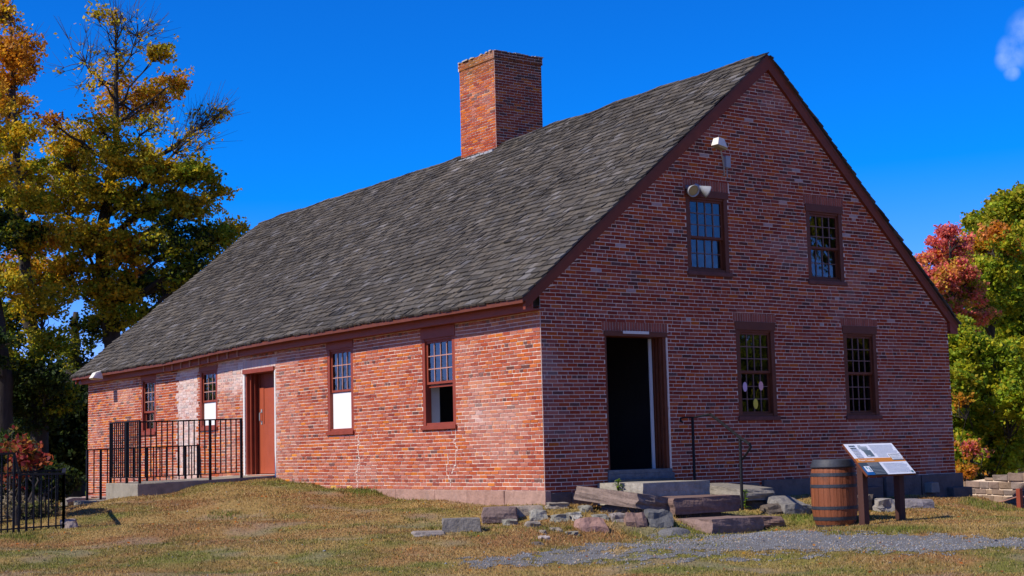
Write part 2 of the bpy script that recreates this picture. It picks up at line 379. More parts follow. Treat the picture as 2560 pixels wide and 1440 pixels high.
PAL = np.array([(.45, .105, .016), (.38, .072, .016), (.31, .052, .018), (.35, .080, .036), (.38, .105, .055), (.24, .040, .020), (.13, .042, .030), (.50, .14, .014)])
def bricks(mb, map_, u0, u1, z0, z1, ops, ztop, colf, seed, CH=.068, BL=.228, hdr=7, n1=.007, skip=None):
    rnd = random.Random(seed); row = 0; z = z0
    while z < z1:
        header = row % hdr == hdr-2
        bl = BL/2 if header else BL
        u = u0-rnd.random()*bl if not header else u0-(bl/2)
        if not header: u = u0-(bl/2 if row % 2 else 0)
        while u < u1:
            l = bl*(1+rnd.uniform(-.05, .05)); a = max(u, u0); b = min(u+l, u1); u += l
            if b-a < .03: continue
            g = .006+rnd.random()*.003; hgt = CH-.0125-rnd.random()*.002
            wv = (mn.noise((a*.7+seed, z*.9, seed))*.012+mn.noise((a*3, z*3, seed+5))*.003)
            za = z+wv; zb = za+hgt
            if za > max(ztop(a+g), ztop(b-g))-.02: continue
            cut = [(a+g, b-g, za, zb)]
            for o in ops:
                nc = []
                for (p, q, y0, y1) in cut:
                    if q <= o[0] or p >= o[1] or y1 <= o[2]+.002 or y0 >= o[3]-.002: nc.append((p, q, y0, y1)); continue
                    if p < o[0]-.02: nc.append((p, o[0]-.002, y0, y1))
                    if q > o[1]+.02: nc.append((o[1]+.002, q, y0, y1))
                    m0, m1 = max(p, o[0]), min(q, o[1])
                    if y1 > o[3]+.012 and m1-m0 > .02: nc.append((m0, m1, o[3]+.003, y1))
                    if y0 < o[2]-.012 and m1-m0 > .02: nc.append((m0, m1, y0, o[2]-.003))
                cut = nc
            for (p, q, y0, y1) in cut:
                if q-p < .02: continue
                n = n1+rnd.uniform(-.003, .004); sl = rnd.uniform(-.0015, .0015)
                c = colf((p+q)/2, (y0+y1)/2, rnd, header)
                e0 = min(y1, max(y0+.002, ztop(p)-.004)); e1 = min(y1, max(y0+.002, ztop(q)-.004))
                mb.hexa([map_(p, y0, 0), map_(q, y0+sl, 0), map_(q, e1+sl, 0), map_(p, e0, 0), map_(p, y0, n), map_(q, y0+sl, n), map_(q, e1+sl, n), map_(p, e0, n)], c, skip=(0,))
        z += CH; row += 1
def soldier(mb, map_, u0, u1, z0, z1, seed, colf):
    rnd = random.Random(seed); u = u0
    while u < u1-.03:
        q = min(u+.064, u1); n = .009+rnd.random()*.004
        mb.hexa([map_(u+.008, z0+.004, 0), map_(q-.008, z0+.004, 0), map_(q-.008, z1, 0), map_(u+.008, z1, 0), map_(u+.008, z0+.004, n), map_(q-.008, z0+.004, n), map_(q-.008, z1, n), map_(u+.008, z1, n)], colf((u+q)/2, z0, rnd, True), skip=(0,))
        u = q
def pickbrick(rnd, wts):
    c = PAL[rnd.choices(range(len(PAL)), wts)[0]]*rnd.uniform(.9, 1.1)
    return c
def mixc(c, d, t): return tuple(float(a*(1-t)+b*t) for a, b in zip(c, d))
WHITE = (.60, .43, .36)
def col_long(u, z, rnd, hd):
    wl = [4, 4.5, 4, 6, 5, 1.2, .3, .5] if u < 12 else [4, 5, 4, 2, 2, 2, 2.0, 2]
    if hd: wl = [1, 3, 4, 4, 3, 3, 3.2, .5]
    c = pickbrick(rnd, wl)
    e = fbm(u*.5+4, z*.8, 3)*1.0; t = max(0, (e-.58))*1.6
    if z < .55 and u < 10: t += .12*(1-z/.55)
    if z > 2.75: t += .15
    if 9.0 < u < 10.15: t += .15
    if 14.42 < u < 15.72: t = .62+rnd.uniform(-.18, .15)          # whitewashed strip
    if 12.2 < u < 13.2: t += .18
    if 10.0 < u < 10.2 or 11.72 < u < 11.95: t += .25
    if 10.0 < u < 12 and 2.7 < z < 2.95: t = .7
    if u > 21.2: t += .15*max(0, vnoise(u*2, z*1.2, 8)-.3)
    t = min(.95, max(0, t+rnd.uniform(-.08, .06)))
    c = mixc(c, WHITE if t < .4 else (.68, .60, .56), t)
    if .15 < z < .9 and 9.2 < u < 10.1 and rnd.random() < .16: c = (.62, .20, .02)
    if z < .14 and (5.6 < u < 8.0) and rnd.random() < .25: c = (.58, .33, .06)
    return c
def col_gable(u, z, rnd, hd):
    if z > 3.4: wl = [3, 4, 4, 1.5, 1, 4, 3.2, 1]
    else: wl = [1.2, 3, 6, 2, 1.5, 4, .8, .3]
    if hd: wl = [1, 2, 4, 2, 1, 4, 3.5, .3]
    c = pickbrick(rnd, wl)*np.array([.86, .64, .60])  # brick colour tinted darker to deepen the gable's shade
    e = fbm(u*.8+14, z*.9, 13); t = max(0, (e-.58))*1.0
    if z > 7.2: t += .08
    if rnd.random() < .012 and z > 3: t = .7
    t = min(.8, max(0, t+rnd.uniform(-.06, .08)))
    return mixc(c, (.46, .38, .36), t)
def col_plain(u, z, rnd, hd): return tuple(pickbrick(rnd, [2, 4, 5, 2, 1, 3, 1, .5]))

OG = [(1.40, 2.83, .27, 2.76), (4.58, 5.60, 1.17, 3.02), (7.52, 8.49, 1.17, 3.02), (3.44, 4.50, 3.88, 5.47), (6.62, 7.65, 3.85, 5.43)]
OL = [(2.70, 3.86, 1.15, 3.06), (6.56, 7.67, 1.14, 3.06), (10.18, 11.72, .29, 2.72), (13.26, 14.30, 1.40, 2.94), (17.13, 18.14, 1.38, 2.94)]
def gtop(u): return roofz(min(max(u, -.3), W+.2), 0)-.26 if True else 0
def ltop(u): return 3.16
def rtop(u): return 3.10
mb, mi = wall(gmap, 0, W, -.7, gtop, OG, [RX]); g_w = mb.build('gable_wall', M['mortar'], house); mi.build('plaster_lining', M['plaster'], g_w)
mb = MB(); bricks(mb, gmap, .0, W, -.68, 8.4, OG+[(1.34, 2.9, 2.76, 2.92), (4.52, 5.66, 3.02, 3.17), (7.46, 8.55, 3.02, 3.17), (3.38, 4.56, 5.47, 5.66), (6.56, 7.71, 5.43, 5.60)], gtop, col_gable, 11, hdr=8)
for a, b, c, d in ((1.34, 2.9, 2.76, 2.92), (4.52, 5.66, 3.02, 3.17), (7.46, 8.55, 3.02, 3.17), (3.38, 4.56, 5.47, 5.66), (6.56, 7.71, 5.43, 5.60)): soldier(mb, gmap, a, b, c, d, int(a*10), lambda u, z, r_, h_: tuple(np.array([.30, .085, .055])*r_.uniform(.8, 1.2)))
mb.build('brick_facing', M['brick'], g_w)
mb, mi = wall(lmap, 0, LN, -.7, ltop, OL, []); l_w = mb.build('long_wall', M['mortar'], house); mi.build('plaster_lining', M['plaster'], l_w)
CRK = []                                                       # repaired cracks: zigzag down the joints
def crack(u, z0, z1, seed, lean):
    rnd = random.Random(seed); pts = []; z = z1
    while z > z0:
        u += rnd.choice((-.06, 0, 0, .05))+lean; pts.append((u, z)); z -= .068
    return pts
for args in ((2.72, .25, 1.12, 3, .004), (6.35, .0, 1.1, 5, .014), (3.0, 0, .6, 8, 0)): CRK.append(crack(*args))
mb = MB(); bricks(mb, lmap, .0, LN, -.68, 3.2, OL+[(10.1, 11.8, 2.72, 2.93)], ltop, col_long, 23)
soldier(mb, lmap, 10.1, 11.8, 2.72, 2.93, 77, col_long)
mb.build('brick_facing', M['brick'], l_w)
for cr in CRK:
    mb = MB()
    for (u, z), (u2, z2) in zip(cr[:-1], cr[1:]):
        mb.hexa([lmap(u-.006, z2, 0), lmap(u+.006, z2, 0), lmap(u+.006, z+.01, 0), lmap(u-.006, z+.01, 0), lmap(u-.006, z2, .0115), lmap(u+.006, z2, .0115), lmap(u+.006, z+.01, .0115), lmap(u-.006, z+.01, .0115)])
        if abs(u2-u) > .03: mb.hexa([lmap(min(u, u2), z2-.006, 0), lmap(max(u, u2), z2-.006, 0), lmap(max(u, u2), z2+.008, 0), lmap(min(u, u2), z2+.008, 0), lmap(min(u, u2), z2-.006, .0122), lmap(max(u, u2), z2-.006, .0122), lmap(max(u, u2), z2+.008, .0122), lmap(min(u, u2), z2+.008, .0122)])
    mb.build('crack_repair', M['mortar'], l_w)
for ua, ub in ((10.115, 10.175), (11.725, 11.80)):
    mb = MB(); mb.hexa([lmap(ua, .25, 0), lmap(ub, .25, 0), lmap(ub, 2.64, 0), lmap(ua, 2.64, 0), lmap(ua, .25, .014), lmap(ub, .25, .014), lmap(ub, 2.64, .014), lmap(ua, 2.64, .014)]); mb.build('whitewashed_edge', M['plaster'], l_w)
for mp_, ln, tp, nm, kn in ((rmap, LN, rtop, 'rear_wall', []), (bmap, W, lambda u: roofz(u, LN)-.26, 'far_gable_wall', [RX])):
    mb, mi = wall(mp_, 0, ln, -.7, tp, [], kn); w_ = mb.build(nm, M['mortar'], house); mi.build('plaster_lining', M['plaster'], w_)
    mb = MB(); bricks(mb, mp_, 0, ln, -.68, 8.4 if kn else 3.1, [], tp, col_plain, 31); mb.build('brick_facing', M['brick'], w_)

# interior floor, ceiling and partitions, coloured near black to stand for unlit rooms
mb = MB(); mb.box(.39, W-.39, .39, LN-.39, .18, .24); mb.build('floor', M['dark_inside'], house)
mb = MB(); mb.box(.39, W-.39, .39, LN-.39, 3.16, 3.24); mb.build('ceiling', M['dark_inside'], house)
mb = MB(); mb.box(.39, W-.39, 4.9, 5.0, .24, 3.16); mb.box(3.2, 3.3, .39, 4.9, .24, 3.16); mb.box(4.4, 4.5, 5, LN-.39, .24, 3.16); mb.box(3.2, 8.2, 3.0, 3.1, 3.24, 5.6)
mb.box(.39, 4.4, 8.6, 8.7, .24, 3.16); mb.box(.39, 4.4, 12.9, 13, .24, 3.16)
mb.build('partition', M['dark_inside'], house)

# foundation stones
rnd = random.Random(5)
FST = []
def stone_box(mb, map_, u0, u1, z0, z1, n0, n1, col, j=.012):
    r = lambda s=1: rnd.uniform(-j, j)*s
    mb.hexa([map_(u0+r(), z0, n0), map_(u1+r(), z0, n0), map_(u1+r(), z1+r(), n0), map_(u0+r(), z1+r(), n0), map_(u0+r(), z0, n1+r()), map_(u1+r(), z0, n1+r()), map_(u1+r(), z1+r(), n1+r()), map_(u0+r(), z1+r(), n1+r())], col)
PINK = (.31, .18, .135)
for a, b in ((-.05, 1.16), (1.17, 2.35), (2.36, 3.45), (3.46, 4.9), (4.91, 6.2), (6.21, 7.2)):
    FST.append(MB()); stone_box(FST[-1], lmap, a, b, -.55, -.005, -.1, .035, mixc(PINK, (.38, .24, .185), rnd.random()), .006)
FST.append(MB()); stone_box(FST[-1], lmap, 21.6, 22.4, -.9, -.30, -.1, .12, (.33, .2, .17))
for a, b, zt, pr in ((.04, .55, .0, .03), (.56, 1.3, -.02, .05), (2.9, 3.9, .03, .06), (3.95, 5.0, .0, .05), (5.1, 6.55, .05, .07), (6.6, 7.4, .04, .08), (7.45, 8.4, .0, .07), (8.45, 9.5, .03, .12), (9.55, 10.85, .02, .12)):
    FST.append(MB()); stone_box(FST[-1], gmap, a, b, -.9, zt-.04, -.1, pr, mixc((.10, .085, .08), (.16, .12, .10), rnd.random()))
for a, b, c, d in ((9.6, 9.85, -.38, -.17), (10.3, 10.9, -.55, -.3), (7.6, 8.1, -.42, -.2)):
    FST.append(MB()); stone_box(FST[-1], gmap, a, b, c, d, .1, .3, (.26, .23, .19) if a == 9.6 else (.10, .08, .07))
for f_ in FST: f_.build('foundation_stone', M['brownstone'], house, bevel=.012)

# roof: deck, shingles, boards
mb = MB(); ys = np.linspace(-.08, 22.40, 24)
for a, b in zip(ys[:-1], ys[1:]):
    for xs in ((EX0+.03, RX), (RX, EX1-.03)):
        T = [(xs[0], a, roofz(xs[0], a)), (xs[1], a, roofz(xs[1], a)), (xs[1], b, roofz(xs[1], b)), (xs[0], b, roofz(xs[0], b))]
        mb.hexa([(p[0], p[1], p[2]-.10) for p in T]+[(p[0], p[1], p[2]-.03) for p in T], (.08, .07, .06))
roof = mb.build('roof', M['dark_paint'], house)
def shingles(x0, x1, mb, seed):
    rnd = random.Random(seed); sgn = 1 if x1 > x0 else -1
    run = abs(x1-x0); slope = math.hypot(run, 5.0); rows = int(slope/.175); dx = run/rows
    for r in range(-1, rows+1):
        y = -.12+rnd.random()*.03-.02; 
        while y < 22.44:
            wd = rnd.choice((.11, .15, .18, .22, .27))*rnd.uniform(.9, 1.1); a = y; b = min(y+wd, 22.48); y = b
            if b-a < .04: continue
            s0 = (r*dx)+rnd.uniform(-.012, .012); s1 = s0+dx*1.9
            if r == -1: s0 = -.02; s1 = dx*1.2
            if r == rows:
                s0 = run-dx*.9; s1 = run+(.03+rnd.uniform(-.01, .025) if y > .4 else -.03) if sgn > 0 else run-.04
            s1 = min(s1, run-.04) if sgn < 0 else min(s1, run+(.045 if y > .4 else 0))
            if s1-s0 < .05: continue
            xa, xb = x0+sgn*s0, x0+sgn*s1
            def zz(x, yy):
                d = (x-x0)*sgn
                e = eave_z(yy) if x0 < 0 else 3.13
                t = d/run; return e+(ridge_z(yy)+(.05*(mn.noise((yy*.8, 3, 1))) if yy > .6 else 0)-e)*t
            ym = (a+b)/2; wob = mn.noise((xa*.9, ym*.5, seed))*.035+mn.noise((xa*3, ym*2.2, seed))*.012
            lift = .048+rnd.uniform(0, .020); th = .034+rnd.uniform(0, .010)
            if rnd.random() < .04: lift += .015
            tilt = rnd.uniform(-.006, .006)
            base = rnd.uniform(.042, .088)*(1+.5*(fbm(xa*1.1+3, ym*.5, 6)-.5))
            tint = rnd.random()
            c = np.array([base*(1.05+.08*tint), base*.94, base*(.80-.10*tint)])
            if rnd.random() < .10: c = c*1.5*np.array([.94, 1, 1.16])
            if rnd.random() < .08: c = c*.55
            if sgn > 0 and xa < 5.3 and abs(ym-(9.9+.1*(5.4-xa))) < .9*vnoise(xa*1.3, ym*2, 3)+.15: c = c*(1+.75*max(0, 1-(5.4-xa)/4.5))
            g = .006+rnd.random()*.006
            za, zb = zz(xa, a), zz(xa, b); zc, zd = zz(xb, b), zz(xb, a)
            zl = wob+lift
            top = .004 if r < rows else (.018 if sgn > 0 and y > .4 else -.02)
            xu = xa+sgn*.022
            P8 = [(xu, a+g, za+zl-th+tilt+.006), (xu, b-g, zb+zl-th-tilt+.006), (xb, b-g, zc+wob-.006+top-.004), (xb, a+g, zd+wob-.006+top-.004),
                  (xa, a+g, za+zl+tilt), (xa, b-g, zb+zl-tilt), (xb, b-g, zc+wob+top), (xb, a+g, zd+wob+top)]
            mb.hexa(P8, tuple(c))
mb = MB(); shingles(EX0, RX, mb, 3); mb.build('shingles', M['shingle'], roof)
mb = MB(); shingles(EX1, RX, mb, 4); mb.build('shingles', M['shingle'], roof)
# fascia + soffit along both eaves
for side in (0, 1):
    mb = MB()
    for a, b in zip(ys[:-1], ys[1:]):
        a2, b2 = max(a, -.06), b
        if side == 0:
            x, e0, e1 = EX0+.23, eave_z(a2), eave_z(b2)
            mb.hexa([(x, a2, e0-.20), (x+.035, a2, e0-.20), (x+.035, b2, e1-.20), (x, b2, e1-.20), (x, a2, e0+.06), (x+.035, a2, e0+.08), (x+.035, b2, e1+.08), (x, b2, e1+.06)])
            mb.hexa([(x+.036, a2, e0-.19), (.0, a2, e0-.19), (.0, b2, e1-.19), (x+.036, b2, e1-.19), (x+.036, a2, e0-.165), (.0, a2, e0-.165), (.0, b2, e1-.165), (x+.036, b2, e1-.165)])
        else:
            x = EX1-.05; e0 = 3.15
            mb.hexa([(x-.035, a2, e0-.20), (x, a2, e0-.20), (x, b2, e0-.20), (x-.035, b2, e0-.20), (x-.035, a2, e0), (x, a2, e0-.005), (x, b2, e0-.005), (x-.035, b2, e0)])
            mb.hexa([(W+.01, a2, e0-.19), (x-.036, a2, e0-.19), (x-.036, b2, e0-.19), (W+.01, b2, e0-.19), (W+.01, a2, e0-.165), (x-.036, a2, e0-.165), (x-.036, b2, e0-.165), (W+.01, b2, e0-.165)])
    mb.build('eave_fascia', M['red_paint'], house)
# frieze board hugging the top of the long wall
mb = MB(); mb.hexa([lmap(.0, 3.00, .002), lmap(LN, 2.97, .002), lmap(LN, 3.12, .002), lmap(.0, 3.12, .002), lmap(.0, 3.03, .03), lmap(LN, 2.99, .03), lmap(LN, 3.10, .06), lmap(.0, 3.10, .06)])
# rafter tails poking under the eave at mid length
for k in range(9):
    mb = MB(); y = 11.6+k*.55; e = eave_z(y); mb.hexa([(-.25, y, e-.20), (-.224, y, e-.20), (-.224, y+.035, e-.20), (-.25, y+.035, e-.20), (-.25, y, e-.03), (-.224, y, e-.03), (-.224, y+.035, e-.03), (-.25, y+.035, e-.03)])
    mb.build('bracket', M['muntin'], house)
for y0, y1, s in ((-.075, -.002, 'rake_board'), (LN+.002, LN+.075, 'rake_board')):
    for xa, xb in ((EX0+.09, RX), (EX1-.09, RX)):
        mb = MB(); yy = max(0, y0); za, zb = roofz(xa, yy), roofz(xb, yy)
        d = .33
        mb.hexa([(xa, y0, za-d+.07), (xb, y0, zb-d), (xb, y1, zb-d), (xa, y1, za-d+.07), (xa, y0, za-.035), (xb, y0, zb-.035), (xb, y1, zb-.035), (xa, y1, za-.035)])
        mb.build(s, M['rake_paint'], house)
# eave return box at the near right corner
mb = MB(); mb.box(W+.01, EX1-.06, -.07, .02, 2.93, 3.16); mb.build('eave_return', M['red_paint'], house)

# chimney
CX0, CX1, CY0, CY1, CT = 5.44, 6.87, 9.0, 10.55, 10.50
mb = MB(); mb.box(CX0+.001, CX1-.001, CY0+.001, CY1-.001, 7.2, CT-.02)
mb.box(CX0-.024, CX1+.024, CY0-.024, CY1+.024, CT-.20, CT-.012)
ch = mb.build('chimney', M['mortar'], roof)
def col_ch(u, z, rnd, hd):
    c = pickbrick(rnd, [5, 5, 3, 2, 2, 2, .8, 3]); 
    t = max(0, fbm(u*1.5, z*1.2, 61)-.5)*1.2; c = mixc(c, WHITE, min(.5, t))
    k = max(0, min(1, (z-9.75)/.65))*(.45+.55*vnoise(u*3, z*3, 2))
    return mixc(c, (.15, .085, .02), k*.8)
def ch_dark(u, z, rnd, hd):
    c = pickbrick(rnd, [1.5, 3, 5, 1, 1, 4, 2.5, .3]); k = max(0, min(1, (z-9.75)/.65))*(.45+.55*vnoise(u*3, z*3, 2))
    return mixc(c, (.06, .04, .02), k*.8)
mb = MB(); big = lambda u: 99
for off, za, zb in ((0, 7.2, CT-.205), (.025, CT-.20, CT-.01)):
    bricks(mb, lambda u, z, n: (CX0-off-n, u, z), CY0-off, CY1+off, za, zb, [], big, col_ch, 41, n1=.008, BL=.225, hdr=99)
    bricks(mb, lambda u, z, n: (u, CY0-off-n, z), CX0-off, CX1+off, za, zb, [], big, ch_dark, 42, n1=.008, BL=.225, hdr=99)
    bricks(mb, lambda u, z, n: (CX1+off+n, u, z), CY0-off, CY1+off, za, zb, [], big, col_ch, 43, n1=.008, BL=.225, hdr=99)
    bricks(mb, lambda u, z, n: (u, CY1+off+n, z), CX0-off, CX1+off, za, zb, [], big, col_ch, 44, n1=.008, BL=.225, hdr=99)
# uneven mortar flaunching on the rim
for k in range(34):
    t = rnd.random(); x, y = (CX0+t*(CX1-CX0), CY0) if k % 2 else (CX0, CY0+t*(CY1-CY0))
    s = rnd.uniform(.015, .04); mb.box(x-s*2, x+s*2, y-s, y+s*1.5, CT-.012, CT+s*.5, (.40, .36, .30))
mb.build('chimney_bricks', M['brick'], roof)
mb = MB()                                                      # lead flashing where the chimney meets the shingles
for k in range(8):
    y = CY0+.02+k*.19; mb.box(CX0-.11, CX0-.012, y, y+.17, roofz(CX0-.07, y)-.02, roofz(CX0-.07, y)+.05)
mb.build('flashing', M['grey_metal'], roof)

# ------------------------------------------------------------------ windows and doors
def wb(mb, map_, u0, u1, z0, z1, n0, n1, col=(1, 1, 1)):
    mb.hexa([map_(u0, z0, n0), map_(u1, z0, n0), map_(u1, z1, n0), map_(u0, z1, n0), map_(u0, z0, n1), map_(u1, z0, n1), map_(u1, z1, n1), map_(u0, z1, n1)], col)
def sash(mb, map_, u0, u1, z0, z1, n, cols, rows, fr=.045, mt=.018, fmb=None):
    f = fmb or mb
    wb(f, map_, u0, u0+fr, z0, z1, n-.03, n+.01); wb(f, map_, u1-fr, u1, z0, z1, n-.03, n+.01)
    wb(f, map_, u0+fr, u1-fr, z0, z0+fr, n-.03, n+.009); wb(f, map_, u0+fr, u1-fr, z1-fr, z1, n-.03, n+.009)
    for k in range(1, cols):
        u = u0+fr+(u1-u0-2*fr)*k/cols; wb(mb, map_, u-mt/2, u+mt/2, z0+fr, z1-fr, n-.02, n+.004)
    for k in range(1, rows):
        z = z0+fr+(z1-z0-2*fr)*k/rows; wb(mb, map_, u0+fr, u1-fr, z-mt/2, z+mt/2, n-.019, n+.002)
def pane(map_, a, b, z0, z1, n, root):
    g = MB(); P = [map_(a, z0, n), map_(b, z0, n), map_(b, z1, n), map_(a, z1, n)]
    g.face(P if map_ is gmap else P[::-1]); return g.build('glass_pane', M['glass'], root)
def window(map_, o, paint, munt, head=.2, side=.10, mid=.5, rows=(3, 3), cols=4, lower='sash', label=None, curtain=None, lowraise=0, rec=-.05, cw=1.0):
    u0, u1, z0, z1 = o
    mb = MB()
    zs = z0+.05
    wb(mb, map_, u0, u0+side, zs, z1-head, -.12, .0+.004); wb(mb, map_, u1-side, u1, zs, z1-head, -.12, .004)
    wb(mb, map_, u0-.02, u1+.02, z1-head, z1, -.12, .022)
    wb(mb, map_, u0+side, u1-side, z1-head-.04, z1-head, -.12, -.01)
    wb(mb, map_, u0+side, u1-side, zs, zs+.05, -.12, -.012)
    root = mb.build('window', paint, house, bevel=.004)
    if label: root['label'] = label
    mb = MB(); wb(mb, map_, u0-.03, u1+.03, z0-.03, zs, -.1, .05); mb.build('window_sill', M['sill'] if map_ is gmap else paint, root, bevel=.006)
    a, b = u0+side, u1-side; lo, hi = zs+.05, z1-head-.04; md = lo+(hi-lo)*mid
    mb = MB(); fm = MB(); sash(mb, map_, a, b, md, hi, rec, cols, rows[0], fmb=fm); mb.build('muntins', munt, root); fm.build('upper_sash', paint, root)
    pane(map_, a+.03, b-.03, md+.03, hi-.03, rec-.012, root)
    if lower == 'sash':
        mb = MB(); fm = MB(); sash(mb, map_, a, b, lo, md+.03, rec-.045, cols, rows[1], fmb=fm); mb.build('muntins', munt, root); fm.build('lower_sash', paint, root)
        pane(map_, a+.03, b-.03, lo+.03, md, rec-.057, root)
    elif lower == 'board':
        mb = MB(); wb(mb, map_, a, b-.0, lo, md-.01, rec-.05, rec-.02); mb.build('white_board', M['white_board'], root)
    elif lower == 'open':
        mb = MB(); wb(mb, map_, a, b, md-.06, md-.015, rec-.08, rec-.03); mb.build('lower_sash', paint, root)
    if curtain:
        mb = MB(); n = 26; zz0, zz1 = (md if curtain == 'upper' else lo), hi
        for k in range(n):
            ua = a+(b-a)*k/n; ub = a+(b-a)*(k+1)/n; na = rec-.09-.02*math.sin(k*1.7); nb = rec-.09-.02*math.sin((k+1)*1.7)
            mb.face([map_(ua, zz0, na), map_(ub, zz0, nb), map_(ub, zz1, nb), map_(ua, zz1, na)])
        mb.build('curtain', M['curtain'], root)
    return root
RP, DP = M['red_paint'], M['dark_paint']
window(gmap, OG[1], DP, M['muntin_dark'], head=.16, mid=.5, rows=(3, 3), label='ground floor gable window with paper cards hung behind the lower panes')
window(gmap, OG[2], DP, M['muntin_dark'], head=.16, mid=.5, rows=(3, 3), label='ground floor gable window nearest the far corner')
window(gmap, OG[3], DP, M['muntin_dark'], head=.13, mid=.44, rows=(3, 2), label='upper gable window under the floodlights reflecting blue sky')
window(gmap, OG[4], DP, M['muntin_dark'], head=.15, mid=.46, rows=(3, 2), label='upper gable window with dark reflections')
window(lmap, OL[0], RP, M['muntin'], head=.21, mid=.47, rows=(3, 3), lower='open', curtain='upper', label='sunlit window with its lower half open and grey curtain above')
window(lmap, OL[1], RP, M['muntin'], head=.15, mid=.47, rows=(3, 3), lower='board', curtain=None, label='sunlit window with lower half closed by a stained white board')
window(lmap, OL[3], RP, M['muntin'], head=.11, mid=.44, rows=(3, 3), cols=3, lower='board', label='small window left of the side door with pale board below')
window(lmap, OL[4], RP, M['muntin'], head=.13, mid=.36, rows=(3, 2), cols=3, lower='sash', curtain='all', label='narrow window behind the landing railing')
# paper cards behind the lower panes
for (u, z, cw_, ch_, c) in ((4.80, 1.78, .11, .19, (.62, .42, .55)), (5.22, 1.80, .12, .18, (.70, .36, .36)), (5.06, 1.46, .12, .20, (.62, .50, .06))):
    mb = MB(); n = 14
    for nn in (0,):
        pts = [gmap(u+cw_/2*math.cos(2*math.pi*k/n)*(1 if abs(math.sin(2*math.pi*k/n)) < .8 else .7), z+ch_/2*math.sin(2*math.pi*k/n), -.03) for k in range(n)]
        bk = [(p[0], p[1]+.004, p[2]) for p in pts]
        mb.face(pts, c); mb.face(bk[::-1], c)
        for k in range(n): mb.face([pts[k], pts[(k+1) % n], bk[(k+1) % n], bk[k]], c)
    nm = {.62: 'pale lilac' if c[2] > .5 else 'yellow', .70: 'pinkish'}[c[0]]
    tag(mb.build('paper_card', M['paper']), f'small {nm} paper card in the lower panes of the window beside the open doorway', 'card', 'paper cards in the window')
# gable doorway (open)
u0, u1, z0, z1 = OG[0]
mb = MB(); wb(mb, gmap, u0-.02, u1+.02, z1-.09, z1, -.3, .03); wb(mb, gmap, u0, u0+.05, z0, z1-.09, -.3, -.01)
wb(mb, gmap, u1-.07, u1, z0, z1-.09, -.3, -.005)
for k in range(3): wb(mb, gmap, u1-.10, u1-.07, z0, z1-.09, -.28+k*.09, -.23+k*.09)
dr = mb.build('doorway', DP, house, bevel=.004); dr['label'] = 'open gable doorway with dark brown frame'
mb = MB(); wb(mb, gmap, u0-.02, u1+.02, z0-.04, z0+.03, -.35, .04); wb(mb, gmap, u0-.03, u1+.06, z0-.30, z0-.04, -.1, .05); mb.build('threshold', M['rock'], dr, bevel=.008)
for o_ in [dr.children[-1]]:
    a_ = o_.data.color_attributes['col']; a_.data.foreach_set('color', np.tile([.12, .13, .14, 1.], len(o_.data.vertices)).astype(np.float32))
mb = MB(); wb(mb, gmap, u1-.175, u1-.115, z0+.03, z1-.1, -.299, -.27); mb.build('door_edge', M['plaster'], dr)
mb = MB(); wb(mb, gmap, 1.80, 2.40, 2.715, 2.765, .03, .045); mb.build('header_plate', M['white_metal'], dr)
mb = MB(); wb(mb, gmap, u1+.001, u1+.03, z0, z1-.1, .0, .015); mb.build('jamb_strip', M['mortar'], dr)
# side door on the long wall
u0, u1, z0, z1 = OL[2]
mb = MB(); wb(mb, lmap, u0-.02, u1+.06, z1-.09, z1+.01, -.3, .045)
wb(mb, lmap, u1-.05, u1, z0, z1-.09, -.36, -.02); wb(mb, lmap, u0, u0+.04, z0, z1-.09, -.36, -.02)
for k, n_ in enumerate((-.10, -.19, -.30)): wb(mb, lmap, u1-.10-.02*k, u1-.05, z0, z1-.09, n_-.025, n_)
d2 = mb.build('side_door', RP, house, bevel=.004); d2['label'] = 'red painted side door set deep in the long wall'
mb = MB(); wb(mb, lmap, u0+.04, u1-.16, z0+.02, z1-.42, -.36, -.315)
wb(mb, lmap, u0+.04, u0+.14, z0+.02, z1-.42, -.315, -.30); wb(mb, lmap, u1-.36, u1-.16, z0+.02, z1-.42, -.315, -.30)
wb(mb, lmap, u0+.14, u1-.36, z0+.02, z0+1.16, -.315, -.301)
mb.build('door_leaf', M['door_paint'], d2, bevel=.004)
mb = MB(); wb(mb, lmap, u0+.04, u1-.10, z1-.42, z1-.09, -.36, -.33); mb.build('transom_panel', RP, d2)
mb = MB(); ucx = u1-.27
mb.tube([lmap(ucx, z0+1.22, -.30), lmap(ucx, z0+1.25, -.24), lmap(ucx, z0+1.42, -.24), lmap(ucx, z0+1.45, -.30)], .014, 8); wb(mb, lmap, ucx-.03, ucx+.03, z0+1.16, z0+1.24, -.301, -.285); wb(mb, lmap, ucx-.03, ucx+.03, z0+1.43, z0+1.51, -.301, -.285)
mb.build('door_handle', M['grey_metal'], d2)

# ------------------------------------------------------------------ wall lamps
gl = empty('area_light', (4.42, -.02, 6.02), 'white hooded box light on a short pipe high on the gable', 'wall light')
gl.scale = (.64, .64, .64)
mb = MB(); cx, cy, cz = -.66, -.58, .42
P = [(cx-.20, cy-.14, cz-.02), (cx+.20, cy-.14, cz-.10), (cx+.20, cy+.16, cz-.10), (cx-.20, cy+.16, cz-.02), (cx-.13, cy-.11, cz+.20), (cx+.09, cy-.11, cz+.17), (cx+.09, cy+.12, cz+.17), (cx-.13, cy+.12, cz+.20)]
mb.hexa(P); mb.build('lamp_housing', M['white_metal'], gl, bevel=.012)
mb = MB(); mb.hexa([(cx-.12, cy-.11, cz-.09), (cx+.16, cy-.11, cz-.15), (cx+.16, cy+.12, cz-.15), (cx-.12, cy+.12, cz-.09)]+[(p[0]*1., p[1], p[2]-.004) for p in P[:4]]); mb.build('lamp_lens', M['lens'], gl)
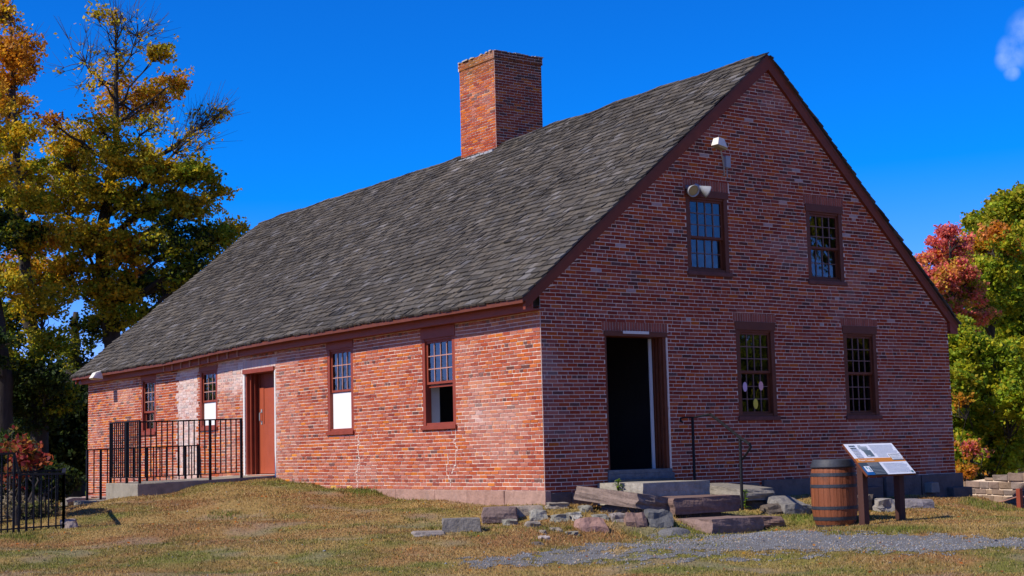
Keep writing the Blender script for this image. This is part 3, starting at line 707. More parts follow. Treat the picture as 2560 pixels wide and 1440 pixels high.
mb = MB(); mb.tube([(.02, .0, -.34), (-.04, -.08, -.24), (-.3, -.3, .1), (-.58, -.52, .34)], .022, 10); mb.build('pipe_arm', M['grey_metal'], gl)
mb = MB(); mb.box(.0, .18, -.14, .01, -.12, .24); mb.tube([(.1, -.05, -.42), (.1, -.05, -.12)], .014, 8); mb.build('junction_box', M['grey_metal'], gl, bevel=.01)
fl = empty('floodlight', (3.52, -.03, 5.42), 'pair of round floodlight heads on the head of the upper left gable window', 'floodlight')
mb = MB(); mb.lathe([(.0, 0), (.07, 0), (.075, .03), (.05, .06), (0, .06)], 20, (0, 0, 0)); o = mb.build('mounting_box', M['grey_metal'], fl, smooth=True); o.rotation_euler = (math.pi/2, 0, 0)
def head(loc, rot):
    mb = MB(); mb.lathe([(.0, .22), (.035, .22), (.045, .10), (.06, .06), (.115, -.06), (.118, -.08), (.105, -.08), (.095, -.05)], 24); o = mb.build('lamp_head', M['grey_metal'], fl, smooth=True)
    o.location = loc; o.rotation_euler = rot
    mb = MB(); mb.lathe([(.0, -.06), (.06, -.062), (.100, -.055)], 24); g = mb.build('lamp_lens', M['lens'], o, smooth=True)
head((-.08, -.16, .0), (math.radians(-62), math.radians(22), 0))
head((.24, -.16, .02), (math.radians(-20), math.radians(-62), 0))
mb = MB(); mb.tube([(-.02, -.05, 0), (-.06, -.10, .06), (-.07, -.12, .06)], .02, 8); mb.tube([(.02, -.05, 0), (.1, -.10, .03), (.16, -.12, .05)], .02, 8); mb.build('swivel_arm', M['grey_metal'], fl)
ll = empty('wall_light', (-.02, 20.0, 3.02), 'white box light on a curved arm under the far left eave', 'wall light')
mb = MB(); mb.tube([(.0, 0, -.02), (-.06, .02, -.04), (-.2, .05, .10), (-.30, .06, .15), (-.40, .08, .14)], .018, 10); mb.build('curved_arm', M['white_metal'], ll, smooth=True)
mb = MB(); mb.hexa([(-.68, -.06, -.03), (-.38, -.06, -.06), (-.38, .24, -.06), (-.68, .24, -.03), (-.58, -.04, .12), (-.38, -.04, .19), (-.38, .22, .19), (-.58, .22, .12)]); mb.build('lamp_housing', M['white_metal'], ll, bevel=.01)
mb = MB(); mb.hexa([(-.64, -.03, -.07), (-.42, -.03, -.09), (-.42, .21, -.09), (-.64, .21, -.07), (-.67, -.05, -.034), (-.39, -.05, -.064), (-.39, .23, -.064), (-.67, .23, -.034)]); mb.build('lamp_lens', M['lens'], ll)

# ------------------------------------------------------------------ landing, railings
lan = empty('concrete_landing', (-1.6, 10.2, 0), 'grey concrete landing in front of the side door', 'landing')
mb = MB()
for xa, xb, za, zb in ((-3.22, -1.6, .19, .22), (-1.6, .0, .22, .27)):
    mb.hexa([(xa+1.6, -.0, -.9), (xb+1.6, 0, -.9), (xb+1.6, 1.88, -.9), (xa+1.6, 1.88, -.9), (xa+1.6, 0, za), (xb+1.6, 0, zb), (xb+1.6, 1.88, zb+.01), (xa+1.6, 1.88, za+.01)])
mb.build('slab', M['concrete'], lan, bevel=.015)
def railing(name, A, B, h, nb, label, post_ends=(True, True), zA=None, low=.12, group=None, mid_posts=(), drop=0, pr=.022):
    """A, B base points; children: rails, posts, balusters"""
    A = Vector(A); B = Vector(B); r = empty(name, tuple(A), label, 'railing', group)
    d = B-A; up = Vector((0, 0, 1))
    mb = MB(); mb.bar(up*h-d.normalized()*.02, d+up*h+d.normalized()*.02, .045, .03); mb.build('top_rail', M['iron'], r)
    mb = MB(); mb.bar(up*low, d+up*low, .03, .02); mb.build('bottom_rail', M['iron'], r)
    for k in range(nb+1):
        t = k/nb; p = d*t
        isp = (k == 0 and post_ends[0]) or (k == nb and post_ends[1]) or k in mid_posts
        mb = MB()
        if isp: mb.bar(p-up*(.15+drop), p+up*(h-.012), .048); mb.build('post', M['iron'], r)
        elif 0 < k < nb: mb.bar(p+up*(low), p+up*(h-.012), .023); mb.build('baluster', M['iron'], r)
    return r
railing('landing_railing', (-3.14, 10.28, .20), (-.78, 10.28, .25), 1.30, 19, 'black iron railing along the near edge of the concrete landing', mid_posts=(13,))
railing('landing_railing', (-3.14, 10.30, .20), (-3.14, 12.0, .20), 1.33, 14, 'short black iron railing across the outer end of the landing', post_ends=(False, True), mid_posts=(6,))
railing('stair_railing', (-2.85, 14.3, -.18), (-.06, 14.3, -.12), 1.14, 17, 'lower black iron railing behind the landing, against the whitewashed brick', mid_posts=(2, 9, 15))
mb = MB(); mb.hexa([(-3.1, 12.1, -.9), (-.02, 12.1, -.9), (-.02, 14.5, -.9), (-3.1, 14.5, -.9), (-3.1, 12.1, -.22), (-.02, 12.1, -.2), (-.02, 14.5, -.2), (-3.1, 14.5, -.22)])
tag(mb.build('lower_step', M['concrete'], bevel=.01), 'lower concrete step behind the landing beneath the stair railing', 'step')

# black enclosure fence at the left edge
fa = gpt(158, 1322); fb = gpt(-60, 1338)
fence = empty('iron_fence', (fa[0], fa[1], fa[2]), 'black iron fence enclosing a pit at the left edge of the lawn', 'fence')
o0 = Vector(fa); 
def fsect(a, b, ha, hb, n, zb=0.06):
    a = Vector(a); b = Vector(b); up = Vector((0, 0, 1)); d = b-a
    mb = MB(); mb.bar(a+up*ha, b+up*hb, .06, .035); mb.build('top_rail', M['iron'], fence)
    mb = MB(); mb.bar(a+up*zb, b+up*zb, .035, .025); mb.build('bottom_rail', M['iron'], fence)
    for k in range(n+1):
        t = k/n; mb = MB(); mb.bar(a+d*t+up*(zb-.1), a+d*t+up*(ha+(hb-ha)*t-.015), .034 if k % 5 == 0 else .021); mb.build('baluster', M['iron'], fence)
rgt = np.array([-.817, .576]); 
q0 = Vector((0, 0, 0)); q1 = Vector((fb[0]-fa[0], fb[1]-fa[1], fb[2]-fa[2]))
dn = q1.normalized()
p1 = dn*q1.length*.515; p2 = dn*q1.length*.575
fsect(q0, p1, .93, .96, 6); fsect(p1, p2, .96, 1.32, 1); fsect(p2, q1, 1.32, 1.33, 6)
bk = Vector((.88, 2.54, .05)); fsect(q0, bk, .93, .95, 22)
bk2 = bk+dn*4; fsect(bk, bk2, .93, .95, 36)

# ------------------------------------------------------------------ handrail at the steps
hr = empty('handrail', (3.3, -.5, 0), 'thin black iron handrail sloping down beside the gable doorway steps', 'handrail')
def L_(p): return (p[0]-3.3, p[1]+.5, p[2])
def aty(px, py, y):
    d = CF+(px-1280)/F_PX*CR-(py-720)/F_PX*CU; return C+d*((y-C[1])/d[1])
def atx(px, py, x):
    d = CF+(px-1280)/F_PX*CR-(py-720)/F_PX*CU; return C+d*((x-C[0])/d[0])
pA, pB = aty(1731, 1042, -.35), aty(1737, 1215, -.35)
mb = MB(); mb.tube([L_(pA), L_(pB)], .026, 8); mb.build('post', M['iron'], hr)
mb = MB(); mb.tube([L_(aty(1731, 1044, -.35)), L_(aty(1712, 1043, -.35)), L_(aty(1701, 1046, -.35)), L_(aty(1701, 1052, -.35)), L_(aty(1707, 1056, -.35))], [.014, .014, .02, .024, .016], 8); mb.build('scroll', M['iron'], hr)
pC, pD = aty(1850, 1096, -2.3), aty(1856, 1275, -2.3)
mb = MB(); mb.tube([L_(pC), L_(pD)], .026, 8); mb.build('post', M['iron'], hr)
mb = MB(); mb.tube([L_(aty(1731, 1044, -.35)), L_(aty(1776, 1036, -.9)), L_(aty(1800, 1054, -1.4)), L_(aty(1850, 1094, -2.3)), L_(aty(1874, 1110, -2.6)), L_(aty(1877, 1117, -2.6)), L_(aty(1868, 1132, -2.5)), L_(aty(1856, 1148, -2.3))], [.014, .024, .026, .026, .026, .024, .020, .018], 8); mb.build('top_rail', M['iron'], hr)

# ------------------------------------------------------------------ stones
def rockmesh(sx, sy, sz, seed, cuts=4, rnd_=.35, amp=.10, taper=.1):
    bm = bmesh.new(); bmesh.ops.create_cube(bm, size=2); bmesh.ops.subdivide_edges(bm, edges=bm.edges[:], cuts=cuts, use_grid_fill=True)
    for v in bm.verts:
        p = v.co.copy(); n = p.normalized()*1.25; q = p.lerp(n, rnd_)
        k = 1-taper*(q.z*.5+.5); q.x *= k; q.y *= k
        d = mn.noise_vector(q*1.1+Vector((seed*3.17, seed*1.73, seed*.91+.5)))*amp*2+mn.noise_vector(q*3.1+Vector((seed, seed, 0)))*amp*.7
        d += mn.noise_vector(q*7.+Vector((0, seed, 0)))*amp*.3; q += d; v.co = Vector((q.x*sx/2, q.y*sy/2, q.z*sz/2))
    me = bpy.data.meshes.new('stone'); bm.to_mesh(me); bm.free(); return me
def rock(name, loc, size, rz, seed, col, label, cat='rock', group=None, rnd_=.35, amp=.10, taper=.1, tilt=(0, 0), cuts=4, m='rock', sharp=.6):
    me = rockmesh(*size, seed, cuts, rnd_, amp, taper); me.name = name
    a = me.color_attributes.new('col', 'FLOAT_COLOR', 'POINT'); a.data.foreach_set('color', np.tile([*col, 1.], len(me.vertices)).astype(np.float32))
    me.materials.append(M[m]); o = bpy.data.objects.new(name, me); COL.objects.link(o)
    o.location = tuple(float(v) for v in loc); o.rotation_euler = (tilt[0], tilt[1], rz); tag(o, label, cat, group); return o
BS = (.20, .135, .115); BSL = (.26, .18, .155); GR = (.23, .195, .155); BG = (.21, .20, .16); DK = (.10, .08, .065)
sg = 'stone steps and slabs by the gable doorway'
BS = (.165, .105, .085); BSL = (.20, .135, .115)
rock('step_block', (1.86, -.66, -.10), (1.52, 1.22, .38), 0, 1, (.29, .265, .22), 'pale rectangular concrete block step directly under the open doorway', 'step', sg, rnd_=.03, amp=.012, taper=.0, m='rock')
rock('stone_slab', (.70, -1.24, -.155), (.80, 1.62, .24), math.radians(2), 2, (.185, .135, .11), 'long brown stone slab lying askew left of the doorway steps', 'stone slab', sg, rnd_=.07, amp=.045, taper=.02, tilt=(math.radians(4.5), math.radians(7)), cuts=6)
rock('stone_step', (1.72, -1.72, -.28), (1.5, .92, .27), math.radians(0), 3, BS, 'thick brown stone step below the pale block step', 'step', sg, rnd_=.07, amp=.035, taper=.02, cuts=6)
rock('stone_step', (1.53, -2.66, -.60), (1.16, .86, .26), math.radians(0), 4, BSL, 'lowest flat brown stone step beside the gravel', 'step', sg, rnd_=.07, amp=.04, taper=.03, cuts=6)
rock('stone_slab', (2.42, -2.62, -.57), (.55, .75, .16), math.radians(-12), 6, BS, 'small flat brown slab touching the right end of the lowest step', 'stone slab', sg, rnd_=.15, amp=.06)
rock('stone_slab', (3.42, -1.05, -.13), (.82, 1.2, .20), math.radians(3), 7, (.20, .18, .15), 'broad weathered slab right of the steps behind the tall handrail post', 'stone slab', sg, rnd_=.10, amp=.05, cuts=6, tilt=(math.radians(5), 0))
rock('rock', (3.5, -1.1, -.42), (.6, .9, .36), .3, 8, (.09, .08, .07), 'dark stone propping up the broad weathered slab', 'rock', sg, rnd_=.3, amp=.1)
rock('rock', (.75, -1.35, -.42), (.5, 1.1, .36), .2, 9, (.10, .08, .07), 'dark stone packed under the long askew slab', 'rock', sg, rnd_=.3, amp=.1)
rock('rock', (1.75, -1.6, -.52), (1.2, .7, .3), .0, 10, (.10, .08, .07), 'dark rubble supporting the thick brown step', 'rock', sg, rnd_=.2, amp=.08)
rock('sill_stone', (2.1, -.08, -.05), (1.55, .22, .36), 0, 5, (.07, .08, .08), 'dark stone sill block below the doorway threshold', 'stone block', sg, rnd_=.03, amp=.01)
def gr(px, py, wpx, hpx, dep, seed, col, label, name='rock', **k):
    p = gpt(px, py); D = (p-C) @ CF; sx = wpx*D/F_PX; sz = hpx*D/F_PX*1.9
    kk = dict(rnd_=.25, amp=.16); kk.update(k); rz = kk.pop('rz', .6); cat = kk.pop('cat', 'rock'); grp = kk.pop('group', 'loose rocks around the doorway steps'); lift = kk.pop('lift', .06)
    return rock(name, (p[0], p[1]+dep*.3, p[2]+sz*lift), (sx, dep, sz), rz-1.2 if False else math.radians(-35)+rz*.3, seed, col, label, cat, grp, **kk)
gr(1948, 1284, 55, 20, .4, 11, DK, 'small dark rock in the grass just right of the broad weathered slab')
gr(2000, 1284, 80, 30, .8, 12, (.17, .16, .15), 'flat dark slab leaning in grass behind the barrel', 'stone_slab', rnd_=.15, cat='stone slab', tilt=(.15, 0))
gr(1598, 1312, 52, 28, .4, 13, (.19, .12, .10), 'reddish rock under the long slab, left of the dark weedy rock')
gr(1660, 1314, 64, 34, .45, 14, (.10, .10, .10), 'dark grey rock tangled with dry weeds beside the lowest step')
gr(1492, 1328, 100, 30, .5, 15, (.27, .16, .13), 'pinkish wedge shaped rock in front of the long slab', taper=.5)
gr(1165, 1328, 102, 30, .42, 16, (.16, .145, .13), 'squared dark stone block at the left end of the rock scatter', 'stone_block', rnd_=.08, amp=.05, cat='stone block', rz=.1)
gr(1263, 1306, 92, 20, .5, 17, (.17, .12, .105), 'dark red flat stone resting behind the squared block', 'stone_block', rnd_=.15, amp=.06, cat='stone block', rz=.1, lift=.5)
gr(1330, 1282, 82, 16, .6, 18, (.27, .22, .17), 'pale flat slab near the building corner', 'stone_slab', rnd_=.1, amp=.04, cat='stone slab')
gr(1352, 1298, 44, 20, .3, 19, (.25, .24, .20), 'blue grey rock beside the pale flat slab')
gr(1084, 1338, 82, 9, .5, 20, (.22, .19, .17), 'thin flat stone nearly level with the lawn, leftmost of the scatter', 'stone_slab', cat='stone slab', rnd_=.3, amp=.06)
small = [(1283, 1312, 34, 12, BG, 'pale green grey rock under the dark red flat stone'), (1340, 1318, 36, 13, GR, 'whitish lump in the turf below the blue grey rock'),
 (1408, 1303, 46, 15, BG, 'rounded green grey rock, left one of the middle group'), (1443, 1292, 34, 10, (.28, .27, .23), 'thin pale rock just above the rounded green grey rock'),
 (1472, 1280, 34, 14, BG, 'blue green rock under the left end of the long slab'), (1400, 1270, 60, 12, GR, 'flat tan stone below the corner foundation'),
 (1447, 1301, 26, 10, (.32, .30, .26), 'small white rock touching the wedge shaped rock'), (1397, 1328, 28, 8, GR, 'small flat grey stone left of the green tuft'),
 (1437, 1338, 34, 8, BG, 'low blue stone in front of the wedge shaped rock'), (1508, 1302, 40, 14, BG, 'slanted blue grey rock above the wedge shaped rock'),
 (1552, 1303, 42, 18, (.22, .19, .17), 'brown grey rock between the wedge shaped rock and the reddish rock'), (1368, 1350, 24, 9, (.33, .28, .25), 'pale stone near the front of the scatter, well below the block'),
 (1352, 1362, 22, 6, DK, 'tiny dark stone near the gravel edge'), (1365, 1334, 14, 7, GR, 'tiny pale pebble like rock above the front pale stone'),
 (1530, 1282, 30, 9, DK, 'small dark stone wedged beneath the long slab')]
for i, (a, b, w_, h_, c, lb) in enumerate(small): gr(a, b, w_, h_, .28, 30+i, c, lb)
gr(2166, 1275, 48, 34, .5, 50, DK, 'dark block seen between the two sign posts', 'stone_block', rnd_=.15, cat='stone block', group='rocks behind the sign')
gr(2228, 1276, 62, 28, .7, 51, (.24, .22, .20), 'rounded grey boulder just left of the right sign post', group='rocks behind the sign')
gr(2303, 1268, 84, 18, .8, 52, (.20, .18, .185), 'flat purplish slab to the right of the right sign post', 'stone_slab', rnd_=.12, amp=.05, cat='stone slab', group='rocks behind the sign')
gr(2196, 1246, 24, 10, .3, 53, (.25, .18, .15), 'little brown stone above the rounded grey boulder', group='rocks behind the sign')
gr(2385, 1232, 40, 12, .5, 54, (.10, .11, .13), 'flat bluish stone at the far right house corner', 'stone_slab', rnd_=.1, amp=.04, cat='stone slab', group='rocks by the far corner')
gr(2415, 1240, 30, 8, .4, 55, (.12, .12, .13), 'low dark stone at the top of the right hand slope', group='rocks by the far corner')
gr(178, 1320, 40, 20, .4, 56, (.30, .24, .20), 'pale brown rock beside the end of the iron fence', group=None)
# low gravel heap
p = gpt(1686, 1334); rock('gravel_heap', (p[0], p[1], p[2]+.0), (.55, .45, .16), 0, 60, (.12, .12, .13), 'small grey gravel heap between the dark weedy rock and lowest step', 'gravel heap', None, rnd_=.8, amp=.05, taper=.3, m='gravel')
# fallen log / stone kerb beyond the fence
a = gpt(150, 1268); b = gpt(262, 1252)
a = C+36*(CF+(160-1280)/F_PX*CR-(1262-720)/F_PX*CU); b = C+38*(CF+(268-1280)/F_PX*CR-(1249-720)/F_PX*CU)
a[2] = hz(a[0], a[1])+.06; b[2] = hz(b[0], b[1])+.06
mb = MB(); pts = [a+(b-a)*t+np.array([0, 0, .03*math.sin(t*7)]) for t in np.linspace(0, 1, 8)]; mb.tube(pts, [.10, .12, .11, .12, .11, .1, .1, .08], 8, (.28, .25, .22)); tag(mb.build('fallen_log', M['rock']), 'grey weathered log lying past the end of the iron fence', 'log')

# ------------------------------------------------------------------ barrel
bp_ = gpt(2089, 1313); bp_ = (bp_[0], bp_[1], bp_[2]-.02)
bar = empty('wooden_barrel', bp_, 'brown wooden barrel with black hoops standing beside the information sign', 'barrel')
BH = 1.08
def br(z): t = z/BH*2-1; return .372-.062*t*t*t*t-.012*t*t
mb = MB(); ns = 22
for k in range(ns):
    a0 = 2*math.pi*k/ns+.006; a1 = 2*math.pi*(k+1)/ns-.006; v = random.uniform(.9, 1.08); c = (.215*v, .066*v, .026*v)
    b0 = len(mb.v); zs_ = np.linspace(.0, BH, 13)
    for z in zs_:
        for t in (a0, (a0+a1)/2, a1):
            r = br(z)-(.003 if t != (a0+a1)/2 else 0); mb.v.append((r*math.cos(t), r*math.sin(t), z)); mb.c.append(c)
    for i in range(12):
        for j in range(2): mb.f.append((b0+i*3+j, b0+i*3+j+1, b0+i*3+j+4, b0+i*3+j+3))
mb.lathe([(.28, BH), (.275, BH-.04)], 44, col=(.1, .04, .02))
mb.build('staves', M['barrel_wood'], bar)
mb = MB(); mb.lathe([(0, .02), (.28, .02)], 40); mb.lathe([(0, BH-.045), (.283, BH-.045)], 40); mb.lathe([(.27, .02), (.285, 0.0), (.295, 0)], 40); mb.build('barrel_head', M['barrel_hoop'], bar)
for z0_, z1_, pr in ((.0, .035, .008), (.11, .165, .006), (.285, .335, .006), (.635, .685, .006), (.815, .87, .006)):
    mb = MB(); mb.lathe([(br(z0_)-.01, z0_), (br(z0_)+pr, z0_), (br(z1_)+pr, z1_), (br(z1_)-.01, z1_)], 44); mb.build('hoop', M['barrel_hoop'], bar, smooth=False)
mb = MB(); mb.lathe([(br(.95), .95), (br(.95)+.022, .955), (br(.98)+.026, .975), (br(BH)+.030, BH-.015), (br(BH)+.022, BH+.006), (.285, BH+.008), (.272, BH-.05)], 44); mb.build('rim_band', M['barrel_hoop'], bar, smooth=True)

# ------------------------------------------------------------------ information sign
pr_ = gpt(2252, 1301); pl_ = np.array([pr_[0]-.86, pr_[1]-.03, 0]); 
sg_ = empty('information_sign', ((pr_[0]+pl_[0])/2, pr_[1], pr_[2]), 'tilted information panel with orange band on two dark wooden posts', 'sign')
zc = .655-pr_[2]                     # top edge sits at eye level
for s in (-1, 1):
    x = s*.43; mb = MB(); mb.hexa([(x-.06, -.06, -.3), (x+.06, -.06, -.3), (x+.06, .06, -.3), (x-.06, .06, -.3), (x-.06, -.06, zc-.32), (x+.06, -.06, zc-.32), (x+.06, .06, zc-.20), (x-.06, .06, zc-.20)]); mb.build('post', M['post_wood'], sg_, bevel=.006)
# panel frame: local axes a (right), s (down slope)
SW, SH = 1.16, .70; ca, sa = math.cos(math.radians(46)), math.sin(math.radians(46))
def pp(u, v, n=0):      # u 0..1 across, v 0..1 down, n proud
    y0, z0 = SH/2*ca, zc
    return (-SW/2+u*SW, y0-v*SH*ca-n*sa, z0-v*SH*sa+n*ca)
def prect(mb, u0, u1, v0, v1, n, col, th=None):
    b = n-(.003 if th is None else th)
    mb.hexa([pp(u0, v1, b), pp(u1, v1, b), pp(u1, v0, b), pp(u0, v0, b), pp(u0, v1, n), pp(u1, v1, n), pp(u1, v0, n), pp(u0, v0, n)], col)
mb = MB(); prect(mb, 0, 1, 0, 1, 0, (1, 1, 1), .03); pan = mb.build('panel', M['dark_paint'], sg_, bevel=.003)
mb = MB(); LG = (.74, .77, .80)
prect(mb, .008, .992, .012, .47, .006, (.80, .82, .84)); prect(mb, .008, .992, .47, .60, .007, (.62, .22, .02)); prect(mb, .008, .42, .60, .988, .006, (.055, .075, .085)); prect(mb, .43, .992, .60, .988, .006, LG)
prect(mb, .42, .43, .60, .988, .0065, (.62, .66, .66))
prect(mb, .74, .975, .36, .56, .010, (.03, .03, .03)); prect(mb, .748, .967, .375, .545, .013, (.68, .70, .70))
prect(mb, .02, .17, .75, .988, .009, (.01, .10, .30)); prect(mb, .055, .165, .72, .90, .012, (.72, .72, .74))
# faint engraving like picture: hillside and building shapes
for (a, b, c, d, col) in ((.24, .42, .10, .18, (.36, .40, .42)), (.27, .40, .16, .24, (.25, .29, .31)), (.29, .44, .22, .42, (.12, .16, .17)), (.31, .36, .38, .43, (.5, .52, .52)), (.25, .31, .06, .12, (.42, .45, .47))): prect(mb, a, b, c, d, .009+c*.004, col)
mb.build('print', M['sign_face'], pan)
mb = MB(); INK = (.08, .11, .12); r_ = random.Random(3)
def lines(u0, u1, v0, v1, nl, th=.009, col=INK, n=.0135, ragged=.1, cols=1):
    for k in range(nl):
        v = v0+(v1-v0)*k/max(1, nl-1); u = u0; end = u1-r_.random()*ragged*(u1-u0)
        while u < end:
            l = r_.uniform(.012, .035); prect(mb, u, min(u+l, end), v, v+th, n, col); u += l+.007
lines(.07, .19, .07, .14, 2, .03, (.05, .08, .08)); lines(.07, .21, .20, .44, 6, .012, (.22, .25, .26)); lines(.47, .96, .07, .30, 7, .010, (.50, .54, .58)); lines(.50, .72, .34, .42, 3, .010, (.5, .54, .57))
lines(.47, .95, .65, .92, 8, .010, (.50, .54, .58)); lines(.17, .40, .63, .70, 3, .011, (.45, .48, .48)); lines(.19, .40, .74, .96, 6, .010, (.28, .32, .34)); lines(.76, .95, .39, .52, 4, .009, (.3, .33, .35), n=.016)
prect(mb, .93, .965, .90, .955, .012, (.03, .12, .12)); prect(mb, .08, .10, .74, .80, .016, (.1, .35, .35)); prect(mb, .12, .145, .77, .87, .016, (.2, .38, .4))
mb.build('print_lines', M['sign_face'], pan)
def lettering(txt, u, v, size, col, parent, n=.0125):
    cu = bpy.data.curves.new('lettering', 'FONT'); cu.body = txt; cu.size = size; cu.extrude = .0008
    o = bpy.data.objects.new('tmp', cu); COL.objects.link(o)
    dg = bpy.context.evaluated_depsgraph_get(); me = bpy.data.meshes.new_from_object(o.evaluated_get(dg)); bpy.data.objects.remove(o)
    a = me.color_attributes.new('col', 'FLOAT_COLOR', 'POINT'); a.data.foreach_set('color', np.tile([*col, 1.], len(me.vertices)).astype(np.float32))
    me.materials.clear(); me.materials.append(M['sign_face']); t = bpy.data.objects.new('lettering', me); COL.objects.link(t); t.parent = parent
    p = Vector(pp(u, v, n)); mm = Matrix(((1, 0, 0, p.x), (0, ca, -sa, p.y), (0, sa, ca, p.z), (0, 0, 0, 1))); t.matrix_local = mm; return t
lettering('Prison Tourism', .05, .565, .058, (.8, .72, .62), pan)

# ------------------------------------------------------------------ stone retaining wall and post on the right
wl = empty('stone_wall', tuple(at(2480, 1240, 36)), 'low tan mortared stone wall on the far right behind the slope', 'wall')
wl.location = (0, 0, 0)
A0 = at(2330, 1213, 40); A1 = at(2700, 1161, 33); A1 = A0+(A1-A0)*2.6; mb = MB(); ms = MB(); rr = random.Random(9)
ax_ = Vector((A1[0]-A0[0], A1[1]-A0[1], 0)); LNW = ax_.length; ax_.normalize(); nrm = Vector((ax_.y, -ax_.x, 0))
def wm(u, z, n): 
    p = Vector((A0[0], A0[1], 0))+ax_*u+nrm*n; return (p.x, p.y, z)
def wtop(u): return min(.16, A0[2]+(A1[2]-A0[2])*u/LNW)
row = 0; z = -2.4
wb(mb, wm, 0, LNW, -2.6, -1.0, -.45, 0)
for k in range(28):
    u0_, u1_ = LNW*k/28, LNW*(k+1)/28
    mb.hexa([wm(u0_, -1.0, -.45), wm(u1_, -1.0, -.45), wm(u1_, -1., 0), wm(u0_, -1., 0), wm(u0_, wtop(u0_)-.03, -.45), wm(u1_, wtop(u1_)-.03, -.45), wm(u1_, wtop(u1_)-.03, 0), wm(u0_, wtop(u0_)-.03, 0)])
while z < .6:
    h = rr.uniform(.13, .24); u = -rr.random()*.3
    while u < LNW:
        l = rr.uniform(.25, .75); a_, b_ = max(u, 0), min(u+l, LNW); u += l
        zt = min(z+h-.025, wtop((a_+b_)/2)+rr.uniform(-.02, .02))
        if b_-a_ < .1 or zt-z < .05: continue
        v = rr.uniform(.75, 1.15); c = rr.choice(((.27, .19, .145), (.24, .17, .14), (.30, .21, .15), (.22, .17, .15)))
        j = lambda: rr.uniform(-.015, .015)
        ms.hexa([wm(a_+.012, z, -.02), wm(b_-.012, z, -.02), wm(b_-.012, zt, -.02), wm(a_+.012, zt, -.02), wm(a_+.02, z+.01, .03+j()), wm(b_-.02, z+.01+j(), .03+j()), wm(b_-.02, zt+j(), .03+j()), wm(a_+.02, zt+j(), .03+j())], tuple(x*v for x in c))
    z += h
mb.build('mortar_core', M['mortar'], wl); ms.build('wall_stones', M['wallstone'], wl, bevel=.008)
ps = at(2550, 1262, 28.7); ps[2] = hz(ps[0], ps[1])
pt = empty('red_post', tuple(ps), 'short dark red post with a rope at the right edge of the lawn', 'post')
mb = MB(); mb.bar((0, 0, -.3), (0, 0, .42), .09); mb.build('post', M['red_paint'], pt, bevel=.006)
mb = MB(); e = at(2440, 1255, 33)-ps; mb.tube([(0, 0, .28), tuple(e*.33+np.array([0, 0, .13])), tuple(e*.66+np.array([0, 0, .02])), (e[0], e[1], e[2])], .012, 6); mb.tube([(0, 0, .28), (.5, -.5, .15), (1., -1., .2)], .012, 6); mb.build('rope', M['muntin'], pt)

# ------------------------------------------------------------------ trees
def leafquads(cent, rad, n, size, pal, rng, flat=.6, up=.35):
    """n leaf quads around each centre (k,3) with radii rad (k,3)"""
    k = len(cent); tot = k*n
    c = np.repeat(cent, n, 0); r = np.repeat(rad, n, 0)
    d = rng.normal(size=(tot, 3)); d /= np.linalg.norm(d, axis=1)[:, None]; d *= (rng.random((tot, 1))**.45)
    p = c+d*r
    nr = rng.normal(size=(tot, 3)); nr[:, 2] += up*2; nr /= np.linalg.norm(nr, axis=1)[:, None]
    a = np.cross(nr, rng.normal(size=(tot, 3))); a /= np.linalg.norm(a, axis=1)[:, None]; b = np.cross(nr, a)
    s = size*rng.uniform(.6, 1.3, (tot, 1))
    V = np.stack([p-a*s*.5, p+b*s*.42-a*s*.05, p+a*s*.6, p-b*s*.42], 1).reshape(-1, 3)
    F = np.arange(tot*4).reshape(-1, 4)
    return V, F, tot
